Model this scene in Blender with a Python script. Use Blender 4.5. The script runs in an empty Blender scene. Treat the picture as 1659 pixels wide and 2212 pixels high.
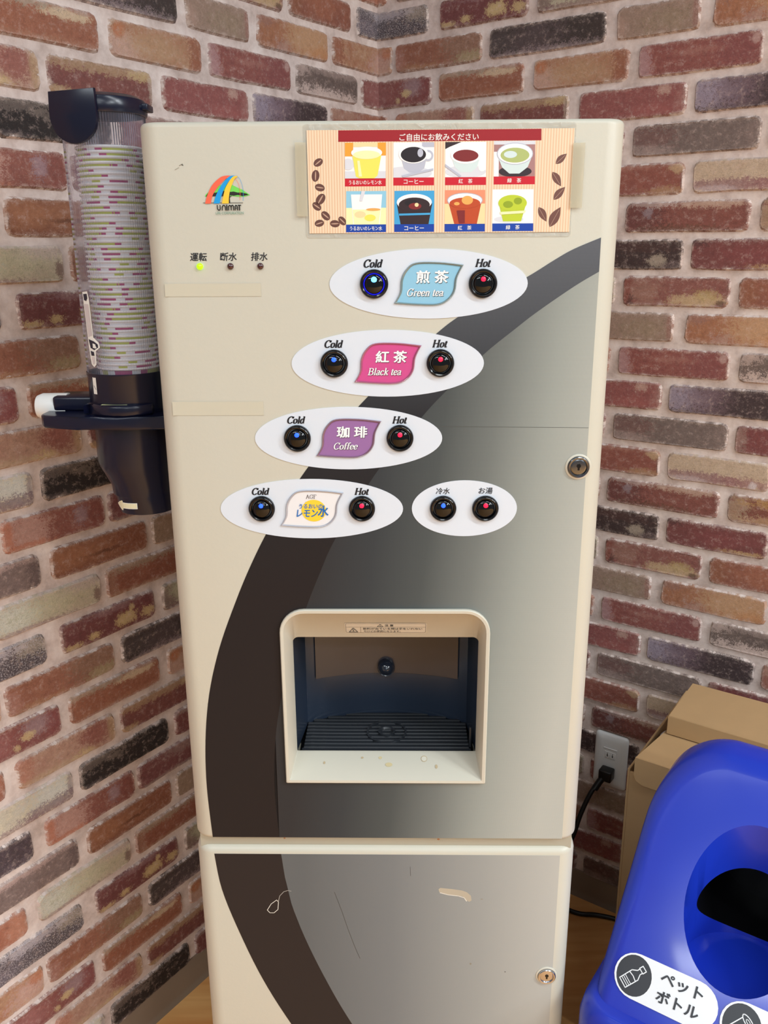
import bpy, bmesh, math, random
from mathutils import Vector, Matrix

# ------------------------------------------------------------------ camera, light, exposure
CZ = 1.2825                      # camera height above the floor
scene = bpy.context.scene
COL = scene.collection
F_PX, HZ, ROLL = 1865.26, 531.38, 0.01102
PITCH = math.atan((1106.0 - HZ) / F_PX)
cam_d = bpy.data.cameras.new('camera')
cam_d.sensor_fit = 'HORIZONTAL'
cam_d.sensor_width = 36.0
cam_d.lens = 36.0 * F_PX / 1659.0
cam_d.clip_start = 0.02
cam = bpy.data.objects.new('camera', cam_d)
COL.objects.link(cam)
cr, sr = math.cos(ROLL), math.sin(ROLL)
R0 = Vector((1, 0, 0)); F0 = Vector((0, math.cos(PITCH), -math.sin(PITCH))); U0 = Vector((0, math.sin(PITCH), math.cos(PITCH)))
rx = R0 * cr - U0 * sr
up = U0 * cr + R0 * sr
cam.matrix_world = Matrix(((rx.x, up.x, -F0.x, 0), (rx.y, up.y, -F0.y, 0), (rx.z, up.z, -F0.z, CZ), (0, 0, 0, 1)))
scene.camera = cam

world = bpy.data.worlds.new('room_light')
scene.world = world
world.use_nodes = True
bg = world.node_tree.nodes['Background']
bg.inputs[0].default_value = (0.86, 0.94, 1.0, 1)
bg.inputs[1].default_value = 0.22

def lamp(x, y, z, sx, sy, power, col=(0.89, 0.96, 1.0), rot=(0, 0, 0)):
    d = bpy.data.lights.new('ceiling_lamp', 'AREA')
    d.shape = 'RECTANGLE'; d.size = sx; d.size_y = sy; d.energy = power; d.color = col
    o = bpy.data.objects.new('ceiling_lamp', d)
    o.location = (x, y, z); o.rotation_euler = rot
    COL.objects.link(o)
    return o
for lx, ly, e in ((-0.6, 0.1, 2), (0.9, -0.2, 11), (2.3, -0.6, 42), (-1.1, -1.1, 18), (0.4, -1.9, 14), (2.6, -2.2, 62),
                  (3.9, -1.1, 58), (0.4, -3.8, 22), (3.0, -4.2, 60), (1.0, -5.6, 34)):
    lamp(lx, ly, 2.65, 1.2, 0.16, e, rot=(0, 0, math.radians(-22)))

scene.view_settings.view_transform = 'Standard'
scene.view_settings.look = 'None'
scene.view_settings.gamma = 1.0
scene.view_settings.use_curve_mapping = False
scene.view_settings.exposure = 0.28

# ------------------------------------------------------------------ helpers
PI = math.pi
def lin(c):
    c = c / 255.0
    return c / 12.92 if c <= 0.04045 else ((c + 0.055) / 1.055) ** 2.4
def C(r, g, b): return (lin(r), lin(g), lin(b), 1.0)

_m = {}
def mat(name, rgb, rough=0.5, metal=0.0, noise=0.0, nscale=20.0, bump=0.0, bscale=60.0, emit=0.0, spec=0.5, coat=0.0):
    if name in _m: return _m[name]
    m = bpy.data.materials.new(name); m.use_nodes = True
    nt = m.node_tree; b = nt.nodes['Principled BSDF']
    b.inputs['Roughness'].default_value = rough
    b.inputs['Metallic'].default_value = metal
    b.inputs['Specular IOR Level'].default_value = spec
    b.inputs['Coat Weight'].default_value = coat
    b.inputs['Coat Roughness'].default_value = 0.08
    tc = nt.nodes.new('ShaderNodeTexCoord')
    n = nt.nodes.new('ShaderNodeTexNoise'); n.inputs['Scale'].default_value = nscale; n.inputs['Detail'].default_value = 4
    nt.links.new(tc.outputs['Object'], n.inputs['Vector'])
    mx = nt.nodes.new('ShaderNodeMix'); mx.data_type = 'RGBA'
    c = C(*rgb)
    k = noise if noise else 0.015
    mx.inputs[6].default_value = tuple(v * (1 - k) for v in c[:3]) + (1,)
    mx.inputs[7].default_value = tuple(min(1, v * (1 + k)) for v in c[:3]) + (1,)
    nt.links.new(n.outputs['Fac'], mx.inputs[0])
    nt.links.new(mx.outputs[2], b.inputs['Base Color'])
    if emit:
        b.inputs['Emission Color'].default_value = c
        b.inputs['Emission Strength'].default_value = emit
    if bump:
        n2 = nt.nodes.new('ShaderNodeTexNoise'); n2.inputs['Scale'].default_value = bscale
        nt.links.new(tc.outputs['Object'], n2.inputs['Vector'])
        bp = nt.nodes.new('ShaderNodeBump'); bp.inputs['Strength'].default_value = bump; bp.inputs['Distance'].default_value = 0.002
        nt.links.new(n2.outputs['Fac'], bp.inputs['Height']); nt.links.new(bp.outputs[0], b.inputs['Normal'])
    _m[name] = m
    return m

def empty(name, loc=(0, 0, 0), rotz=0.0):
    o = bpy.data.objects.new(name, None); COL.objects.link(o)
    o.location = loc; o.rotation_euler = (0, 0, rotz); o.empty_display_size = 0.05
    return o
def tag(o, label=None, cat=None, group=None, kind=None):
    if label: o['label'] = label
    if cat: o['category'] = cat
    if group: o['group'] = group
    if kind: o['kind'] = kind
    return o
def link(name, me, m=None, parent=None, label=None, loc=None, smooth=None):
    o = bpy.data.objects.new(name, me); COL.objects.link(o)
    if m is not None:
        for q in (m if isinstance(m, (list, tuple)) else [m]): me.materials.append(q)
    if parent is not None: o.parent = parent
    if label: o['label'] = label
    if loc: o.location = loc
    if smooth is not None:
        me.shade_smooth()
        me.set_sharp_from_angle(angle=math.radians(smooth))
    return o
def bmobj(name, bm, m, parent=None, label=None, smooth=None, loc=None):
    bmesh.ops.recalc_face_normals(bm, faces=bm.faces[:])
    me = bpy.data.meshes.new(name); bm.to_mesh(me); bm.free()
    return link(name, me, m, parent, label, loc, smooth)

def add_box(bm, x0, x1, y0, y1, z0, z1):
    v = [bm.verts.new(p) for p in ((x0, y0, z0), (x1, y0, z0), (x1, y1, z0), (x0, y1, z0), (x0, y0, z1), (x1, y0, z1), (x1, y1, z1), (x0, y1, z1))]
    for f in ((0, 3, 2, 1), (4, 5, 6, 7), (0, 1, 5, 4), (1, 2, 6, 5), (2, 3, 7, 6), (3, 0, 4, 7)): bm.faces.new([v[i] for i in f])
    return v
def box(name, x0, x1, y0, y1, z0, z1, m, parent=None, bev=0.0, seg=3, label=None, smooth=35):
    bm = bmesh.new(); add_box(bm, x0, x1, y0, y1, z0, z1)
    if bev: bmesh.ops.bevel(bm, geom=bm.edges[:], offset=bev, segments=seg, affect='EDGES', profile=0.5)
    return bmobj(name, bm, m, parent, label, smooth)
def loft(name, rings, m, parent=None, cap=(True, True), label=None, smooth=40, closed=True):
    """rings: lists of 3d points, same length"""
    bm = bmesh.new(); vs = [[bm.verts.new(p) for p in r] for r in rings]
    n = len(rings[0])
    for a, b in zip(vs, vs[1:]):
        for i in range(n if closed else n - 1):
            j = (i + 1) % n
            bm.faces.new((a[i], a[j], b[j], b[i]))
    if cap[0]: bm.faces.new(list(reversed(vs[0])))
    if cap[1]: bm.faces.new(vs[-1])
    return bmobj(name, bm, m, parent, label, smooth)
def circ(cx, cy, z, r, n=48, a0=0.0):
    return [(cx + r * math.cos(a0 + 2 * PI * i / n), cy + r * math.sin(a0 + 2 * PI * i / n), z) for i in range(n)]
def lathe(name, prof, m, parent=None, n=48, c=(0, 0), axis='Z', label=None, smooth=40, cap=(False, False)):
    rings = []
    for r, h in prof:
        ring = []
        for i in range(n):
            a = 2 * PI * i / n
            if axis == 'Z': ring.append((c[0] + r * math.cos(a), c[1] + r * math.sin(a), h))
            elif axis == 'Y': ring.append((c[0] + r * math.cos(a), h, c[1] + r * math.sin(a)))
            else: ring.append((h, c[0] + r * math.cos(a), c[1] + r * math.sin(a)))
        rings.append(ring)
    return loft(name, rings, m, parent, cap, label, smooth)
def tube(name, pts, r, m, parent=None, n=12, label=None, sub=6):
    P = spline(pts, sub) if sub > 1 else [Vector(p) for p in pts]
    rings = []; up0 = Vector((0, 0, 1))
    for i, p in enumerate(P):
        t = (P[min(i + 1, len(P) - 1)] - P[max(i - 1, 0)]).normalized()
        s = t.cross(up0)
        if s.length < 0.05: s = t.cross(Vector((1, 0, 0)))
        s.normalize(); q = s.cross(t)
        rings.append([tuple(p + (s * math.cos(2 * PI * k / n) + q * math.sin(2 * PI * k / n)) * r) for k in range(n)])
    return loft(name, rings, m, parent, label=label, smooth=60)
def spline(pts, sub=6, closed=False):
    P = [Vector(p) for p in pts]; n = len(P); out = []
    rng = range(n) if closed else range(n - 1)
    for i in rng:
        if closed: p0, p1, p2, p3 = P[i - 1], P[i], P[(i + 1) % n], P[(i + 2) % n]
        else: p0, p1, p2, p3 = P[max(i - 1, 0)], P[i], P[i + 1], P[min(i + 2, n - 1)]
        for k in range(sub):
            t = k / sub
            out.append(0.5 * ((2 * p1) + (p2 - p0) * t + (2 * p0 - 5 * p1 + 4 * p2 - p3) * t * t + (3 * p1 - p0 - 3 * p2 + p3) * t ** 3))
    if not closed: out.append(P[-1])
    return out
def evaluated(o):
    dg = bpy.context.evaluated_depsgraph_get()
    me = bpy.data.meshes.new_from_object(o.evaluated_get(dg), depsgraph=dg)
    return me
def boolean(o, cutter, op='DIFFERENCE'):
    md = o.modifiers.new('b', 'BOOLEAN'); md.operation = op; md.object = cutter; md.solver = 'EXACT'
    bpy.context.view_layer.update()
    me = evaluated(o)
    o.modifiers.clear(); old = o.data; o.data = me
    bpy.data.meshes.remove(old)
    bpy.data.objects.remove(cutter)

class Flat:
    """flat print: polygons (x,z) in a plane facing -y, several colours in one mesh"""
    def __init__(s, y=0.0, mp=None): s.bm = bmesh.new(); s.mats = []; s.y = y; s.mp = mp; s.k = 0
    def mi(s, m):
        if m not in s.mats: s.mats.append(m)
        return s.mats.index(m)
    def poly(s, pts, m, lift=None):
        if lift is None: lift = s.k; s.k += 1
        y = s.y - lift * 0.00006
        vs = [s.bm.verts.new((p[0], y, p[1])) for p in pts]
        f = s.bm.faces.new(vs); f.material_index = s.mi(m); f.normal_update()
        if f.normal.y > 0: f.normal_flip()
        return f
    def rect(s, x0, z0, x1, z1, m, lift=None): return s.poly([(x0, z0), (x1, z0), (x1, z1), (x0, z1)], m, lift)
    def ell(s, cx, cz, rx, rz, m, rot=0.0, a0=0, a1=360, n=28, lift=None):
        pts = []
        for i in range(n + (0 if a1 - a0 >= 360 else 1)):
            a = math.radians(a0 + (a1 - a0) * i / n); x, z = rx * math.cos(a), rz * math.sin(a)
            pts.append((cx + x * math.cos(rot) - z * math.sin(rot), cz + x * math.sin(rot) + z * math.cos(rot)))
        return s.poly(pts, m, lift)
    def line(s, pts, w, m, closed=False, lift=None):
        if lift is None: lift = s.k; s.k += 1
        n = len(pts)
        for i in range(n if closed else n - 1):
            a = Vector(pts[i]); b = Vector(pts[(i + 1) % n]); d = (b - a)
            if d.length < 1e-7: continue
            d.normalize(); q = Vector((-d.y, d.x)) * w / 2; e = d * w * 0.3
            s.poly([tuple(a - e + q), tuple(b + e + q), tuple(b + e - q), tuple(a - e - q)], m, lift)
    def text(s, txt, cx, cz, h, m, width=None, bold=0.0, shear=0.0, space=1.0, lift=None, xform=None):
        if lift is None: lift = s.k; s.k += 1
        if bold > .016:
            em = h * .9
            for q, (ddx, ddz) in enumerate(((-1, 0), (1, 0), (0, .6), (0, -.6))):
                s.text(txt, cx + ddx * bold * em * .55, cz + ddz * bold * em * .5, h, m, width, .010, shear, space, lift + q * .22, xform)
            return
        cu = bpy.data.curves.new('t', 'FONT'); cu.body = txt; cu.size = 1.0; cu.offset = bold; cu.space_character = space; cu.resolution_u = 3
        cu.fill_mode = 'FRONT'
        o = bpy.data.objects.new('t', cu); COL.objects.link(o)
        bpy.context.view_layer.update()
        me = evaluated(o); bpy.data.objects.remove(o)
        xs = [v.co.x for v in me.vertices]; ys = [v.co.y for v in me.vertices]
        x0, x1, y0, y1 = min(xs), max(xs), min(ys), max(ys)
        sc = h / (y1 - y0); sx = sc if width is None else width / (x1 - x0)
        mi = s.mi(m); y = s.y - lift * 0.00006; vs = []
        for v in me.vertices:
            px = (v.co.x - (x0 + x1) / 2) * sx; pz = (v.co.y - (y0 + y1) / 2) * sc
            px += shear * pz
            if xform: px, pz = xform(px, pz)
            vs.append(s.bm.verts.new((cx + px, y, cz + pz)))
        for p in me.polygons:
            try: f = s.bm.faces.new([vs[i] for i in p.vertices])
            except ValueError: continue
            f.material_index = mi; f.normal_update()
            if f.normal.y > 0: f.normal_flip()
        bpy.data.meshes.remove(me)
    def build(s, name, parent=None, label=None, warp=None, slices=False):
        if slices:
            for k in range(-12, 13):
                bmesh.ops.bisect_plane(s.bm, geom=s.bm.verts[:] + s.bm.edges[:] + s.bm.faces[:], plane_co=(k * .003, 0, 0), plane_no=(1, 0, 0), dist=1e-6)
        if warp:
            for v in s.bm.verts: v.co = warp(v.co)
        me = bpy.data.meshes.new(name); s.bm.to_mesh(me); s.bm.free()
        return link(name, me, s.mats, parent, label)

# broad-nib serif lettering (for the bold italic roman words)
GL = {
 'C': (.62, [[(.55, .50), (.49, .62), (.36, .665), (.2, .60), (.1, .45), (.08, .31), (.12, .13), (.25, .01), (.40, .01), (.54, .13)], [(.555, .67), (.545, .48)]]),
 'o': (.44, [[(.20, .43), (.08, .35), (.06, .2), (.10, .05), (.21, 0), (.34, .08), (.37, .23), (.32, .38), (.20, .43)]]),
 'l': (.25, [[(.12, .68), (.12, .0)], [(.02, .66), (.12, .67)], [(.03, .01), (.21, .01)]]),
 'd': (.47, [[(.33, .36), (.24, .43), (.11, .38), (.06, .2), (.10, .04), (.21, .0), (.33, .1)], [(.35, .68), (.35, .02)], [(.25, .66), (.35, .67)], [(.35, .02), (.45, .03)]]),
 'H': (.72, [[(.14, .65), (.14, .01)], [(.56, .65), (.56, .01)], [(.14, .34), (.56, .34)], [(.03, .65), (.26, .65)], [(.03, .01), (.26, .01)], [(.44, .65), (.68, .65)], [(.44, .01), (.68, .01)]]),
 't': (.28, [[(.13, .57), (.12, .08), (.17, .0), (.26, .06)], [(.02, .42), (.25, .42)]]),
 'G': (.68, [[(.55, .50), (.49, .62), (.36, .665), (.2, .60), (.1, .45), (.08, .31), (.12, .13), (.25, .01), (.40, .01), (.54, .07)], [(.555, .67), (.545, .48)], [(.55, .28), (.55, .04)], [(.42, .29), (.64, .29)]]),
 'r': (.35, [[(.12, .42), (.12, .01)], [(.12, .30), (.2, .42), (.31, .40)], [(.02, .01), (.22, .01)], [(.03, .42), (.12, .42)]]),
 'e': (.40, [[(.06, .23), (.34, .25), (.30, .40), (.20, .43), (.09, .36), (.06, .2), (.11, .04), (.21, .0), (.34, .09)]]),
 'n': (.48, [[(.12, .42), (.12, .01)], [(.12, .30), (.22, .43), (.34, .39), (.36, .30), (.36, .01)], [(.02, .01), (.21, .01)], [(.27, .01), (.46, .01)], [(.03, .42), (.12, .42)]]),
 'a': (.43, [[(.08, .34), (.14, .42), (.26, .42), (.31, .34), (.31, .06), (.35, .01), (.42, .05)], [(.31, .26), (.14, .2), (.06, .1), (.12, .0), (.22, .02), (.31, .1)]]),
 'B': (.62, [[(.15, .65), (.15, .01)], [(.03, .65), (.33, .65), (.48, .58), (.46, .40), (.30, .35), (.15, .35)], [(.30, .35), (.50, .29), (.53, .12), (.40, .01), (.03, .01)]]),
 'c': (.39, [[(.33, .32), (.27, .42), (.16, .42), (.07, .31), (.06, .17), (.12, .03), (.22, .0), (.34, .09)]]),
 'k': (.48, [[(.12, .68), (.12, .01)], [(.02, .67), (.12, .67)], [(.02, .01), (.21, .01)], [(.12, .19), (.36, .41)], [(.20, .25), (.40, .01)], [(.28, .42), (.44, .42)], [(.30, .01), (.47, .01)]]),
 'f': (.30, [[(.31, .62), (.24, .68), (.15, .62), (.13, .5), (.13, .01)], [(.02, .42), (.26, .42)], [(.03, .01), (.23, .01)]]),
 'A': (.66, [[(.08, .01), (.32, .66)], [(.32, .66), (.56, .01)], [(.16, .24), (.47, .24)], [(.0, .01), (.17, .01)], [(.44, .01), (.66, .01)]]),
 'F': (.56, [[(.15, .65), (.15, .01)], [(.03, .65), (.5, .65), (.52, .52)], [(.15, .35), (.38, .35)], [(.03, .01), (.28, .01)]]),
 ' ': (.25, []),
}
def serif(fl, txt, cx, cz, h, m, thick=.052, thin=.017, shear=.25, width=None, lift=None):
    """h = cap height"""
    if lift is None: lift = fl.k; fl.k += 1
    sc = h / .66; adv = sum(GL[c][0] for c in txt); sx = sc if width is None else width / adv
    x = 0.0
    for ch in txt:
        for st in GL[ch][1]:
            pts = [Vector(p) for p in st]
            if len(pts) > 2: pts = spline([(p.x, p.y, 0) for p in pts], 5); pts = [Vector((p.x, p.y)) for p in pts]
            L = []; R = []
            for i, p in enumerate(pts):
                d = (pts[min(i + 1, len(pts) - 1)] - pts[max(i - 1, 0)])
                d.normalize(); nn = Vector((-d.y, d.x))
                q = math.sqrt((thick * nn.x) ** 2 + (thin * nn.y) ** 2)
                off = Vector((thick * thick * nn.x / q, thin * thin * nn.y / q))
                L.append(p + off); R.append(p - off)
            for i in range(len(pts) - 1):
                quad = []
                for v in (L[i], L[i + 1], R[i + 1], R[i]):
                    X = (x + v.x - adv / 2) * sx; Z = (v.y - .33) * sc
                    quad.append((cx + X + shear * Z, cz + Z))
                try: fl.poly(quad, m, lift)
                except ValueError: pass
        x += GL[ch][0]

# ------------------------------------------------------------------ room frames
K = .92 / .92967
COR = Vector((-.0024778 * K, 1.77 * K, 0))
AL = .6178836
RZL = math.atan2(math.cos(AL), math.sin(AL))        # left wall: local x runs towards the corner
RZR = RZL - PI / 2                                   # right wall: local x runs away from the corner
PU, ROW, Z0 = .92, .0565, .321

# ------------------------------------------------------------------ brick materials
def group_patch():
    g = bpy.data.node_groups.new('patch', 'ShaderNodeTree')
    I = g.interface
    for nm, t in (('Color', 'NodeSocketColor'), ('Patch', 'NodeSocketColor'), ('Vec', 'NodeSocketVector'), ('Center', 'NodeSocketVector'), ('InvR', 'NodeSocketVector'), ('Noise', 'NodeSocketFloat'), ('Rag', 'NodeSocketFloat'), ('Strength', 'NodeSocketFloat')):
        I.new_socket(nm, in_out='INPUT', socket_type=t)
    I.new_socket('Color', in_out='OUTPUT', socket_type='NodeSocketColor')
    N = g.nodes; L = g.links
    i = N.new('NodeGroupInput'); o = N.new('NodeGroupOutput')
    s = N.new('ShaderNodeVectorMath'); s.operation = 'SUBTRACT'; L.new(i.outputs['Vec'], s.inputs[0]); L.new(i.outputs['Center'], s.inputs[1])
    mu = N.new('ShaderNodeVectorMath'); mu.operation = 'MULTIPLY'; L.new(s.outputs[0], mu.inputs[0]); L.new(i.outputs['InvR'], mu.inputs[1])
    le = N.new('ShaderNodeVectorMath'); le.operation = 'LENGTH'; L.new(mu.outputs[0], le.inputs[0])
    n1 = N.new('ShaderNodeMath'); n1.operation = 'SUBTRACT'; L.new(i.outputs['Noise'], n1.inputs[0]); n1.inputs[1].default_value = .5
    n2 = N.new('ShaderNodeMath'); n2.operation = 'MULTIPLY'; L.new(n1.outputs[0], n2.inputs[0]); L.new(i.outputs['Rag'], n2.inputs[1])
    ad = N.new('ShaderNodeMath'); ad.operation = 'ADD'; L.new(le.outputs['Value'], ad.inputs[0]); L.new(n2.outputs[0], ad.inputs[1])
    mr = N.new('ShaderNodeMapRange'); mr.interpolation_type = 'SMOOTHSTEP'; L.new(ad.outputs[0], mr.inputs[0])
    mr.inputs[1].default_value = 1.3; mr.inputs[2].default_value = .7; mr.inputs[3].default_value = 0; mr.inputs[4].default_value = 1
    m2 = N.new('ShaderNodeMath'); m2.operation = 'MULTIPLY'; L.new(mr.outputs[0], m2.inputs[0]); L.new(i.outputs['Strength'], m2.inputs[1])
    mx = N.new('ShaderNodeMix'); mx.data_type = 'RGBA'; L.new(m2.outputs[0], mx.inputs[0]); L.new(i.outputs['Color'], mx.inputs[6]); L.new(i.outputs['Patch'], mx.inputs[7])
    L.new(mx.outputs[2], o.inputs[0])
    return g
PATCH = group_patch()
MORTAR = ((216, 197, 189), (238, 223, 216), (184, 163, 154))
def mortar_nodes(nt, vec):
    N = nt.nodes; L = nt.links
    n = N.new('ShaderNodeTexNoise'); n.inputs['Scale'].default_value = 26; n.inputs['Detail'].default_value = 6; n.inputs['Roughness'].default_value = .65
    L.new(vec, n.inputs['Vector'])
    r = N.new('ShaderNodeValToRGB'); L.new(n.outputs['Fac'], r.inputs[0])
    e = r.color_ramp.elements; e[0].position = .3; e[0].color = C(*MORTAR[2]); e[1].position = .68; e[1].color = C(*MORTAR[1])
    k = e.new(.48); k.color = C(*MORTAR[0])
    return r.outputs[0], n.outputs['Fac']
def wall_mortar():
    m = bpy.data.materials.new('mortar'); m.use_nodes = True; nt = m.node_tree
    b = nt.nodes['Principled BSDF']; b.inputs['Roughness'].default_value = .8
    tc = nt.nodes.new('ShaderNodeTexCoord')
    c, f = mortar_nodes(nt, tc.outputs['Object']); nt.links.new(c, b.inputs['Base Color'])
    n2 = nt.nodes.new('ShaderNodeTexNoise'); n2.inputs['Scale'].default_value = 90; n2.inputs['Detail'].default_value = 5
    nt.links.new(tc.outputs['Object'], n2.inputs['Vector'])
    bp = nt.nodes.new('ShaderNodeBump'); bp.inputs['Strength'].default_value = .5; bp.inputs['Distance'].default_value = .002
    nt.links.new(n2.outputs['Fac'], bp.inputs['Height']); nt.links.new(bp.outputs[0], b.inputs['Normal'])
    return m

def soft(c, k=.34):
    l = .3 * c[0] + .59 * c[1] + .11 * c[2]
    g = (l * 1.08, l * .98, l * .97)
    return tuple(min(255, (v * (1 - k) + w * k) * 1.04) for v, w in zip(c, g))
def brick_material(key, base, mott, amt, patches, seed, aspect, speck=None):
    m = bpy.data.materials.new('brick_' + key.lower()); m.use_nodes = True; nt = m.node_tree; N = nt.nodes; L = nt.links
    b = N['Principled BSDF']; b.inputs['Roughness'].default_value = .72; b.inputs['Specular IOR Level'].default_value = .35
    uv = N.new('ShaderNodeUVMap')
    mp = N.new('ShaderNodeVectorMath'); mp.operation = 'MULTIPLY_ADD'; mp.inputs[1].default_value = (aspect, 1, 1); mp.inputs[2].default_value = (seed * 7.3, seed * 3.1, 0)
    L.new(uv.outputs[0], mp.inputs[0])
    def noise(sc, det=4, rough=.6):
        n = N.new('ShaderNodeTexNoise'); n.inputs['Scale'].default_value = sc; n.inputs['Detail'].default_value = det; n.inputs['Roughness'].default_value = rough
        L.new(mp.outputs[0], n.inputs['Vector']); return n.outputs['Fac']
    n1 = noise(2.2, 6, .7); n2 = noise(9, 5, .75); n3 = noise(30, 2, .5)
    r1 = N.new('ShaderNodeMapRange'); r1.inputs[1].default_value = .38; r1.inputs[2].default_value = .66; L.new(n1, r1.inputs[0])
    a1 = N.new('ShaderNodeMath'); a1.operation = 'MULTIPLY'; L.new(r1.outputs[0], a1.inputs[0]); a1.inputs[1].default_value = amt
    mx = N.new('ShaderNodeMix'); mx.data_type = 'RGBA'; mx.inputs[6].default_value = C(*soft(base)); mx.inputs[7].default_value = C(*soft(mott))
    L.new(a1.outputs[0], mx.inputs[0]); col = mx.outputs[2]
    rg = N.new('ShaderNodeMath'); rg.operation = 'MULTIPLY_ADD'; L.new(n3, rg.inputs[0]); rg.inputs[1].default_value = .55; rg.inputs[2].default_value = -.275
    rg2 = N.new('ShaderNodeMath'); rg2.operation = 'ADD'; L.new(n2, rg2.inputs[0]); L.new(rg.outputs[0], rg2.inputs[1])
    rg3 = N.new('ShaderNodeMath'); rg3.operation = 'MULTIPLY_ADD'; L.new(n1, rg3.inputs[0]); rg3.inputs[1].default_value = .6; rg3.inputs[2].default_value = -.3
    rg4 = N.new('ShaderNodeMath'); rg4.operation = 'ADD'; L.new(rg2.outputs[0], rg4.inputs[0]); L.new(rg3.outputs[0], rg4.inputs[1])
    for (px, py, qx, qy, pc, st, rag) in patches:
        g = N.new('ShaderNodeGroup'); g.node_tree = PATCH
        L.new(col, g.inputs['Color']); g.inputs['Patch'].default_value = C(*soft(pc, .2)); L.new(uv.outputs[0], g.inputs['Vec'])
        g.inputs['Center'].default_value = (px, py, 0); g.inputs['InvR'].default_value = (1 / qx, 1 / qy, 0)
        L.new(rg4.outputs[0], g.inputs['Noise']); g.inputs['Rag'].default_value = 1.0 + rag * 1.5; g.inputs['Strength'].default_value = st * .85
        col = g.outputs[0]
    if speck:
        sc, lo, hi, sc_col, st = speck
        ns = noise(sc, 3, .7)
        r = N.new('ShaderNodeMapRange'); r.inputs[1].default_value = lo; r.inputs[2].default_value = hi; L.new(ns, r.inputs[0]); r.inputs[4].default_value = st
        q = N.new('ShaderNodeMix'); q.data_type = 'RGBA'; L.new(r.outputs[0], q.inputs[0]); L.new(col, q.inputs[6]); q.inputs[7].default_value = C(*sc_col); col = q.outputs[2]
    # lime haze and pits
    nh = noise(4.2, 9, .82)
    for lo, hi, hc, st in ((.52, .70, (208, 182, 172), .60), (.46, .32, (70, 46, 42), .38)):
        r = N.new('ShaderNodeMapRange'); r.inputs[1].default_value = lo; r.inputs[2].default_value = hi; L.new(nh, r.inputs[0]); r.inputs[4].default_value = st
        q = N.new('ShaderNodeMix'); q.data_type = 'RGBA'; L.new(r.outputs[0], q.inputs[0]); L.new(col, q.inputs[6]); q.inputs[7].default_value = C(*hc); col = q.outputs[2]
    # grain
    gr = N.new('ShaderNodeMapRange'); gr.inputs[1].default_value = .25; gr.inputs[2].default_value = .75; gr.inputs[3].default_value = .80; gr.inputs[4].default_value = 1.18; L.new(n2, gr.inputs[0])
    g3 = N.new('ShaderNodeMapRange'); g3.inputs[1].default_value = .25; g3.inputs[2].default_value = .75; g3.inputs[3].default_value = .90; g3.inputs[4].default_value = 1.1; L.new(n3, g3.inputs[0])
    gg = N.new('ShaderNodeMath'); gg.operation = 'MULTIPLY'; L.new(gr.outputs[0], gg.inputs[0]); L.new(g3.outputs[0], gg.inputs[1])
    vm = N.new('ShaderNodeVectorMath'); vm.operation = 'SCALE'; L.new(col, vm.inputs[0]); L.new(gg.outputs[0], vm.inputs['Scale']); col = vm.outputs[0]
    # ragged edge fading into mortar
    sx = N.new('ShaderNodeSeparateXYZ'); L.new(uv.outputs[0], sx.inputs[0])
    def edge(sock, mul):
        p = N.new('ShaderNodeMath'); p.operation = 'PINGPONG'; p.inputs[1].default_value = .5; L.new(sock, p.inputs[0])
        q = N.new('ShaderNodeMath'); q.operation = 'MULTIPLY'; q.inputs[1].default_value = mul; L.new(p.outputs[0], q.inputs[0]); return q.outputs[0]
    ex, ey = edge(sx.outputs[0], aspect), edge(sx.outputs[1], 1.0)
    sm = N.new('ShaderNodeMath'); sm.operation = 'SMOOTH_MIN'; sm.inputs[2].default_value = .25; L.new(ex, sm.inputs[0]); L.new(ey, sm.inputs[1])
    n4 = noise(4.5, 6, .75)
    a = N.new('ShaderNodeMath'); a.operation = 'MULTIPLY_ADD'; a.inputs[1].default_value = .52; a.inputs[2].default_value = -.26; L.new(n4, a.inputs[0])
    s2 = N.new('ShaderNodeMath'); s2.operation = 'ADD'; L.new(sm.outputs[0], s2.inputs[0]); L.new(a.outputs[0], s2.inputs[1])
    er = N.new('ShaderNodeMapRange'); er.interpolation_type = 'SMOOTHSTEP'; er.inputs[1].default_value = -.012; er.inputs[2].default_value = .035; L.new(s2.outputs[0], er.inputs[0])
    cr_ = N.new('ShaderNodeMapRange'); cr_.interpolation_type = 'SMOOTHSTEP'; cr_.inputs[1].default_value = .17; cr_.inputs[2].default_value = .03; L.new(s2.outputs[0], cr_.inputs[0])
    cn = N.new('ShaderNodeMapRange'); cn.inputs[1].default_value = .46; cn.inputs[2].default_value = .62; cn.inputs[4].default_value = .7; L.new(n2, cn.inputs[0])
    cm_ = N.new('ShaderNodeMath'); cm_.operation = 'MULTIPLY'; L.new(cr_.outputs[0], cm_.inputs[0]); L.new(cn.outputs[0], cm_.inputs[1])
    cx_ = N.new('ShaderNodeMix'); cx_.data_type = 'RGBA'; L.new(cm_.outputs[0], cx_.inputs[0]); L.new(col, cx_.inputs[6]); cx_.inputs[7].default_value = C(216, 196, 184); col = cx_.outputs[2]
    mc, mf = mortar_nodes(nt, mp.outputs[0])
    N[mc.node.name].inputs[0].links[0].from_node.inputs['Scale'].default_value = 1.6
    fx = N.new('ShaderNodeMix'); fx.data_type = 'RGBA'; L.new(er.outputs[0], fx.inputs[0]); L.new(mc, fx.inputs[6]); L.new(col, fx.inputs[7])
    L.new(fx.outputs[2], b.inputs['Base Color'])
    bp = N.new('ShaderNodeBump'); bp.inputs['Strength'].default_value = .45; bp.inputs['Distance'].default_value = .0025
    hh = N.new('ShaderNodeMath'); hh.operation = 'MULTIPLY_ADD'; L.new(er.outputs[0], hh.inputs[0]); hh.inputs[1].default_value = .5; L.new(n2, hh.inputs[2])
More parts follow.
